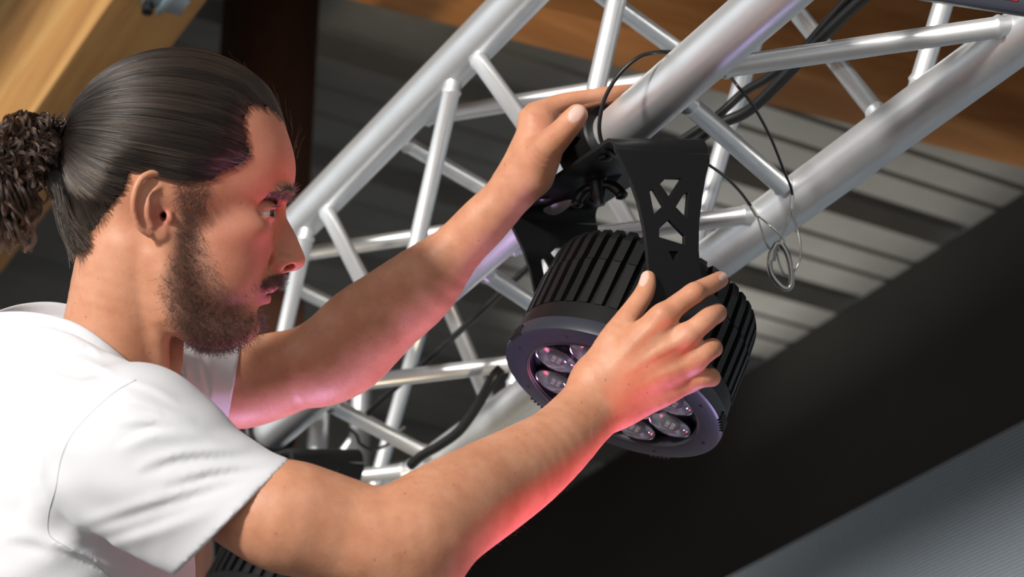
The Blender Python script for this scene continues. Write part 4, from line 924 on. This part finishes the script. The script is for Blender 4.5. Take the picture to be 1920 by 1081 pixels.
# collar rib
rp = crom(np.array(RING + [RING[0]], float), 6)[:-1]; rc = np.array([PC(*q) for q in rp]); cen = rc.mean(0)
tz = from_h((262, 470, 0)) - from_h((205, 690, 0)); tz /= np.linalg.norm(tz)
V, Fc = [], []; nN = len(rc)
for i in range(nN):
    o_ = rc[i] - cen; o_ -= tz * (o_ @ tz); o_ /= np.linalg.norm(o_)
    for a in np.linspace(0, 2 * math.pi, 12, endpoint=False): V.append(rc[i] + o_ * 0.0024 * math.cos(a) - tz * 0.0035 + tz * 0.0085 * math.sin(a) + o_ * 0.0025 * (1 - math.sin(a)))
for i in range(nN):
    for k in range(12): a, b = i * 12 + k, i * 12 + (k + 1) % 12; c_, d_ = ((i + 1) % nN) * 12 + (k + 1) % 12, ((i + 1) % nN) * 12 + k; Fc.append((a, b, c_, d_))
mesh('collar', c2w(np.array(V)), Fc, 'cotton', shirt)

bpy.context.view_layer.update()
def stitch(name, pts, r, ob, parent, material, off=0.0):     # thread laid on a surface by casting from the eye
    q = []
    iw = ob.matrix_world.inverted()
    for x, y_ in crom(np.array(pts, float), 8):
        d = P(x, y_, 1.0) - ORG; d /= np.linalg.norm(d); ok, hit, nr_, ix = ob.ray_cast(iw @ Vector(ORG), iw.to_3x3() @ Vector(d))
        if ok: q.append(np.array(ob.matrix_world @ hit) - d * off)
    if len(q) > 3: V, Fc = sweep(q, r, 6); return mesh(name, V, Fc, material, parent)
SEAM = [q[:2] for q in SEAM]
stitch('sleeve_seam', SEAM, 0.0006, shirt, shirt, 'seam_thread', -0.0002)

# trousers and legs, below the picture
tf = Field()
for s in (1, -1):
    hip = from_h((150, 1330, 85 * s)); tf.add(*seg_chain([[*hip, 0.10], [*(from_h((170, 1700, 95 * s))), 0.075], [*(from_h((150, 2250, 100 * s))), 0.055]], 5), op='u', k=0.03)
tf.add(*seg_chain(pxn([(140, 1230, 1.90, 200, 310), (148, 1400, 1.90, 205, 320)]), 4), op='u', k=0.03)
tl = np.min([p[1] for p in tf.p], 0) - 0.01; th_ = np.max([p[2] for p in tf.p], 0) + 0.01
TV, TQ = surface(tf, 0.008, tl, th_); np_mesh('trousers', relax(TV, TQ, 2), TQ, 'denim', person)
zf = c2w(TV)[:, 2].min()

# ------------------------------------------------------------------ hair
rng = np.random.default_rng(7)
HAIRLINE = [(546, 250), (524, 229), (497, 214), (472, 209), (463, 235), (468, 272), (473, 300), (452, 318), (418, 332), (396, 348), (366, 352), (340, 346), (322, 334), (306, 320), (285, 314), (258, 332), (244, 366), (216, 398), (200, 424), (168, 462), (138, 470), (80, 400), (60, 200), (200, 40), (500, 60), (600, 200)]
cr_c, cr_r = np.array(CRAN[0], float), np.array(CRAN[1], float)
hf = Field(); cranf = ell(*CRAN)
def hair_fn(p):
    q = to_h(p); d = cranf[0](p) / HS; e = ell((452, 325, 0), (97, 88, 108))[0](p) / HS; d = smin(d, e, 30)
    nk = hchain([(262, 470, 0, 112), (240, 545, 0, 106)])[0](p) / HS; d = smin(d, nk, 30)
    h2 = poly_sd(q[:, :2], HAIRLINE); h2 = h2 + 9 + 4 * np.sin(q[:, 0] * 0.31) * np.sin(q[:, 1] * 0.27); t = np.where(h2 < 0, 11.0 * ss(-h2, 0, 40) + 0.4, 0.4 - 9.0 * ss(h2, 0, 8))
    return (d - t) * HS
lo, hi = hbox((338, 320, 0), 235, False); hf.add(hair_fn, lo, hi, 'u', 0.001)
HV, HQ = surface(hf, 0.0022, lo, hi); HV = relax(HV, HQ, 2)
hairc = np_mesh('hair', HV, HQ, 'hair_base', person); hairc['label'] = 'dark brown hair slicked back to a tie'
def hair_curves(name, strands, r0, r1, material, parent, tone=None):
    """strands: array (n, k, 3) camera axes"""
    S3 = np.asarray(strands); n, k = S3.shape[:2]; cu = bpy.data.hair_curves.new(name); cu.add_curves([k] * n)
    cu.attributes['position'].data.foreach_set('vector', c2w(S3).astype(np.float32).ravel()) if 'position' in cu.attributes else cu.points.foreach_set('position', c2w(S3).astype(np.float32).ravel())
    ra = cu.attributes.get('radius') or cu.attributes.new('radius', 'FLOAT', 'POINT')
    ra.data.foreach_set('value', np.tile(np.linspace(r0, r1, k), n).astype(np.float32)); cu.materials.append(MATS[material])
    tone = rng.random(n) ** 1.5 if tone is None else tone
    ta = cu.attributes.new('tone', 'FLOAT', 'POINT'); ta.data.foreach_set('value', np.repeat(np.clip(tone, 0, 1), k).astype(np.float32))
    return link(bpy.data.objects.new(name, cu), parent)
# slicked strands: great arcs over the skull from anywhere in the hair to the tie
TIE = np.array([122.0, 252, 0])
NS = 16000
u0 = rng.uniform(130, 548, NS * 3); v0 = rng.uniform(95, 470, NS * 3); h2 = poly_sd(np.stack([u0, v0], 1), HAIRLINE)
inside = 1 - ((u0 - cr_c[0]) / (cr_r[0] + 1)) ** 2 - ((v0 - cr_c[1]) / (cr_r[1] + 1)) ** 2
k = (h2 < rng.uniform(-14, 3, len(h2))) & (inside > 0.0005); u0, v0, inside = u0[k][:NS], v0[k][:NS], inside[k][:NS]; n = len(u0)
w0 = cr_r[2] * np.sqrt(inside) * np.where(rng.random(n) < 0.82, 1, -1)
a0 = np.stack([(u0 - cr_c[0]) / cr_r[0], (v0 - cr_c[1]) / cr_r[1], w0 / cr_r[2]], 1); a0 /= np.linalg.norm(a0, axis=1)[:, None]
a1 = (TIE - cr_c) / cr_r; a1 = a1 / np.linalg.norm(a1); om = np.arccos(np.clip(a0 @ a1, -1, 1))[:, None, None]
tt = np.linspace(0, 1, 13)[None, :, None]; sl_ = (np.sin((1 - tt) * om) * a0[:, None] + np.sin(tt * om) * a1) / np.sin(om)
hgt = np.zeros((n, 13, 1)); jit = rng.normal(0, 1, (n, 1, 1)); hh = poly_sd(np.stack([u0, v0], 1), HAIRLINE)
q0 = sl_ * cr_r + cr_c; hd = poly_sd(q0[:, :, :2].reshape(-1, 2), HAIRLINE).reshape(n, 13, 1)
lift = np.where(hd < 0, 11.5 * ss(-hd, 0, 46), 0) + 1.2 + np.abs(jit) * 1.1 * np.sin(np.pi * np.clip(tt + 0.1, 0, 1))
fa = np.arctan2(a0[:, 2] * 1.0, -a0[:, 1])[:, None, None]; clump = (1.0 * np.sin(fa * 61 + 2 * np.sin(fa * 9)) + 0.9 * np.sin(fa * 143 + 1.7 * np.sin(fa * 23) + tt * 2) + rng.normal(0, 0.5, (n, 1, 1))) * np.sin(np.pi * np.clip(tt * 1.3, 0, 1)) ** 0.7
# the skull surface at the temples is fuller than the ellipsoid: push strands out to the cap
nrm = sl_ / cr_r; nrm /= np.linalg.norm(nrm, axis=2)[:, :, None]
q = q0 + nrm * (lift + clump)
flat = from_h(q.reshape(-1, 3)); dcap = hair_fn(flat) / HS; q = (q.reshape(-1, 3) + nrm.reshape(-1, 3) * np.clip(-dcap + 0.8, 0, 40)[:, None]).reshape(n, 13, 3)
f1 = fa[:, 0, 0]; tone = 0.34 + 0.22 * np.sin(f1 * 37 + 2 * np.sin(f1 * 11)) + 0.18 * np.sin(f1 * 97 + 3 * np.sin(f1 * 19)) + rng.normal(0, 0.22, n)
hair_curves('hair_strands', from_h(q.reshape(-1, 3)).reshape(n, 13, 3), 0.00020, 0.00016, 'hair_strand', hairc, tone)
# nape hair combed up to the tie
n = 2600; u0 = rng.uniform(140, 262, n); v0 = rng.uniform(330, 470, n); k = poly_sd(np.stack([u0, v0], 1), HAIRLINE) < -2; u0, v0 = u0[k], v0[k]; n = len(u0)
wq = np.sqrt(np.maximum(1 - ((u0 - 262 + (470 - v0) * 0.1) / 128) ** 2, 0.02)) * 118
b0 = np.stack([u0, v0, wq], 1); tt = np.linspace(0, 1, 9)[None, :, None]; mid = (b0 + TIE) / 2 + np.stack([np.zeros(n), np.full(n, 14.0), wq * 0.36], 1)
q = (1 - tt) ** 2 * b0[:, None] + 2 * tt * (1 - tt) * mid[:, None] + tt ** 2 * (TIE + [6, 10, 4])
fl = from_h(q.reshape(-1, 3)); dc = hair_fn(fl) / HS; q = q.reshape(-1, 3); q[:, 2] += np.clip(-dc + 1.5, -12, 40); q = q.reshape(n, 9, 3) + rng.normal(0, 0.8, (n, 1, 3))
hair_curves('nape_strands', from_h(q.reshape(-1, 3)).reshape(n, 9, 3), 0.00010, 0.00010, 'hair_strand', hairc)
n = 1400; u0 = rng.uniform(138, 185, n); b0 = np.stack([u0, 472 - (u0 - 138) * 0.35 + rng.normal(0, 8, n), rng.uniform(-55, 85, n)], 1); tt = np.linspace(0, 1, 9)[None, :, None]
mid = np.stack([rng.uniform(96, 128, n), rng.uniform(375, 420, n), b0[:, 2] * 0.7], 1); en = np.stack([rng.uniform(88, 122, n), rng.uniform(268, 330, n), b0[:, 2] * 0.25], 1)
q = (1 - tt) ** 2 * b0[:, None] + 2 * tt * (1 - tt) * mid[:, None] + tt ** 2 * en[:, None] + rng.normal(0, 0.6, (n, 9, 3)); hair_curves('nape_strands', from_h(q.reshape(-1, 3)).reshape(n, 9, 3), 0.00016, 0.00012, 'hair_strand', hairc)
# fly-away hairs
n = 60; an = rng.uniform(math.pi * 0.95, math.pi * 2.05, n); st = np.stack([cr_c[0] + (cr_r[0] + 10) * np.cos(an), cr_c[1] + (cr_r[1] + 8) * np.sin(an), rng.normal(0, 40, n)], 1)
tg = np.stack([np.sin(an), -np.cos(an), np.zeros(n)], 1); ou = np.stack([np.cos(an), np.sin(an), np.zeros(n)], 1); tt = np.linspace(0, 1, 7)[None, :, None]; L_ = rng.uniform(15, 45, n)[:, None, None]; 
q = st[:, None] + tg[:, None] * tt * L_ + ou[:, None] * (tt ** 1.6) * L_ * rng.uniform(0.05, 0.4, n)[:, None, None]
hair_curves('fly_away_hairs', from_h(q.reshape(-1, 3)).reshape(n, 7, 3), 0.00006, 0.00004, 'hair_strand', hairc)
# ponytail: curly locks gathered at the tie
pf_ = Field(); A = lambda t, k: pf_.add(*t, op='u', k=k * HS)
A(hchain([(150, 256, 0, 24), (122, 254, 0, 24), (96, 266, 0, 28), (64, 296, 0, 32), (40, 340, 0, 28), (22, 385, 0, 18), (12, 430, 0, 6)]), 10); A(ell((55, 285, 10), (34, 32, 34)), 15); A(ell((20, 300, 0), (38, 50, 34)), 15)
lo = np.min([p[1] for p in pf_.p], 0) - 0.01; hi = np.max([p[2] for p in pf_.p], 0) + 0.01
PV_, PQ = surface(pf_, 0.003, lo, hi); pony = np_mesh('ponytail', relax(PV_, PQ, 3), PQ, 'hair_base', person); pony['label'] = 'curly brown ponytail'
locks = []; KP = 34
for i in range(420):
    s = np.array([112 + rng.normal(0, 7), 252 + rng.normal(0, 13), rng.normal(0, 16)])
    ang = rng.uniform(0, 2 * math.pi); tgt = np.array([52 + 70 * math.cos(ang) * rng.uniform(0.3, 1), 285 + 72 * math.sin(ang) * rng.uniform(0.3, 1), rng.uniform(-40, 78)])
    if rng.random() < 0.40: tgt = np.array([rng.uniform(-30, 60), rng.uniform(390, 472), rng.uniform(-30, 45)])
    midp = np.array([62 + rng.normal(0, 22), 262 + rng.normal(0, 30), rng.normal(15, 32)])
    t = np.linspace(0, 1, KP)[:, None]; cl_ = (1 - t) ** 2 * s + 2 * t * (1 - t) * midp + t ** 2 * tgt
    R = rng.uniform(8, 15); fq = rng.uniform(2.2, 4.4); ph = rng.uniform(0, 6.28); x = t[:, 0]
    grow = np.clip(x * 2.2, 0.05, 1)[:, None]
    d1 = tgt - s; d1 = d1 / np.linalg.norm(d1); e1_ = np.cross(d1, [0.3, 0.2, 1.0]); e1_ /= np.linalg.norm(e1_); e2_ = np.cross(d1, e1_)
    hx = (np.cos(ph + fq * 6.283 * x)[:, None] * e1_ + np.sin(ph + fq * 6.283 * x)[:, None] * e2_) * R * grow
    for j in range(28):
        o = rng.normal(0, 1.0, 3) * 1.5; locks.append(cl_ + hx * rng.uniform(0.85, 1.15) + o * (0.4 + 0.6 * x[:, None]) + rng.normal(0, 0.25, (KP, 3)))
q = np.array(locks); hair_curves('curls', from_h(q.reshape(-1, 3)).reshape(q.shape), 0.00016, 0.00011, 'curl_strand', pony, np.repeat(rng.random(420) ** 1.6, 28) * 0.8 + rng.normal(0.05, 0.1, len(q)))
for x, y_, R in ((92, 222, 9), (121, 232, 10)):
    pts = [from_h((x + R * math.cos(a), y_ + R * 0.9 * math.sin(a), 34 + 6 * math.sin(a))) for a in np.linspace(-2.8, 1.6, 16)]
    V, Fc = sweep([c2w(p) for p in pts], 0.0009, 8); mesh('hair_tie', V, Fc, 'hair_tie', pony)

# beard, moustache, brow, lashes: short hairs grown from the skin
me = body.data; nv = len(me.vertices); NRM = np.zeros(nv * 3, np.float32); me.vertices.foreach_get('normal', NRM); NRM = NRM.reshape(-1, 3) @ M3      # world -> camera axes
def grow(name, mask, count, length, drop, curl, r, parent, fwd=0.0, K=6):
    idx = np.nonzero(mask > rng.random(len(mask)))[0]; idx = rng.choice(idx, min(count, len(idx)), replace=False); n = len(idx)
    p = BV[idx] + rng.normal(0, 0.0005, (n, 3)); nr = NRM[idx]; dn_ = np.array([0, -1.0, 0]); rt = np.array([1.0, 0, 0])
    d = nr * 0.55 + dn_ * drop + rt * fwd + rng.normal(0, 0.35, (n, 3)); d /= np.linalg.norm(d, axis=1)[:, None]
    t = np.linspace(0, 1, K)[None, :, None]; Ls = length * rng.uniform(0.5, 1.15, n)[:, None, None]
    s1 = np.cross(d, nr); s1 /= np.linalg.norm(s1, axis=1)[:, None] + 1e-9; s2 = np.cross(d, s1); ph = rng.uniform(0, 6.28, n)[:, None, None]
    q = p[:, None] + d[:, None] * t * Ls + (s1[:, None] * np.sin(ph + t * 5.0) + s2[:, None] * np.cos(ph + t * 5.0)) * curl * t
    return hair_curves(name, q, r, r * 0.6, 'beard_strand', parent)
edge = ss(-bd, -5, 26) * onhead * (1 - lip)
dense = edge * np.clip(0.30 + 0.7 * ss(hq[:, 1], 560, 640) + 0.4 * np.exp(-((hq[:, 0] - 345) / 40) ** 2), 0, 1)
hole = np.exp(-(((hq[:, 0] - 440) / 28) ** 2 + ((hq[:, 1] - 575) / 22) ** 2)); dense = dense * (1 - 0.75 * hole)
br = grow('beard', dense, 6500, 0.0090, 0.42, 0.0022, 0.00012, person); br['label'] = 'short curly dark beard'
grow('moustache', mou_m * (1 - lip), 3000, 0.0065, 0.7, 0.0006, 0.00012, person, 0.1)
mo = (ss(-poly_sd(hq[:, :2], MOU), -3, 4)) * inhead * (hq[:, 0] > 455) * (1 - lip); grow('moustache', mo, 2600, 0.0065, 0.7, 0.0006, 0.00010, person, 0.1)
SIDE = [(326, 336), (400, 344), (392, 372), (388, 400), (336, 400), (331, 360)]; sb_ = np.zeros(len(BV)); sk = (iz < 2.04) & (hq[:, 0] > 300) & (hq[:, 0] < 420) & (hq[:, 1] > 310) & (hq[:, 1] < 420); sb_[sk] = ss(-poly_sd(hq[sk, :2], SIDE), -6, 12); sb_ = sb_ * (np.abs(hq[:, 2]) > 70) * (np.abs(hq[:, 2]) < 150) * (iz < 2.04); grow('sideburn', sb_, 1500, 0.011, 0.6, 0.0012, 0.00010, br, -0.5)
SOUL = [(478, 577), (500, 574), (502, 590), (480, 600)]; so_ = np.zeros(len(BV)); so_[hk] = ss(-poly_sd(hq[hk, :2], SOUL), -3, 4); grow('soul_patch', so_ * inhead * (1 - lip), 350, 0.007, 0.8, 0.0006, 0.0001, br)
grow('eyebrow', brow_m, 6000, 0.0070, -0.1, 0.0003, 0.00018, person, -0.9)
bm_ = ss(-poly_sd(hq[:, :2], BRW), -2, 3) * (np.abs(hq[:, 2]) > 8) * (np.abs(hq[:, 2]) < 100) * (hq[:, 1] < 385) * (iz < 2.04); grow('eyebrow', bm_, 3000, 0.0070, 0.1, 0.0003, 0.00011, person, -0.9)
ah = ((ipx > 600) & (ipx < 1080) & (iz < 1.92) & (ipy > 780) | (ipx > 600) & (ipx < 900) & (iz > 2.0)) * 0.5
grow('arm_hair', ah, 700, 0.0055, 0.2, 0.0004, 0.00004, person, 0.5)
# lashes along the upper lid
L_ = []
for i in range(150):
    t = i / 149; a = np.array([480, 397, 80]) * (1 - t) + np.array([516, 389, 62]) * t; a = a + [0, -2, 4 * math.sin(math.pi * t)]
    d = np.array([0.9, 0.15, 0.35 * (1 - t)]); tt = np.linspace(0, 1, 5)[:, None]; L_.append(a + d * tt * 11 + np.array([0, -5, 0]) * tt ** 2 + rng.normal(0, 0.4, 3))
q = np.array(L_); hair_curves('eyelashes', from_h(q.reshape(-1, 3)).reshape(q.shape), 0.00022, 0.00006, 'beard_strand', person)
# platform under his feet
slab('floor', (-0.75, 0.55, zf - 0.05), (0.95, 2.15, zf - 0.002), 'stage_floor')
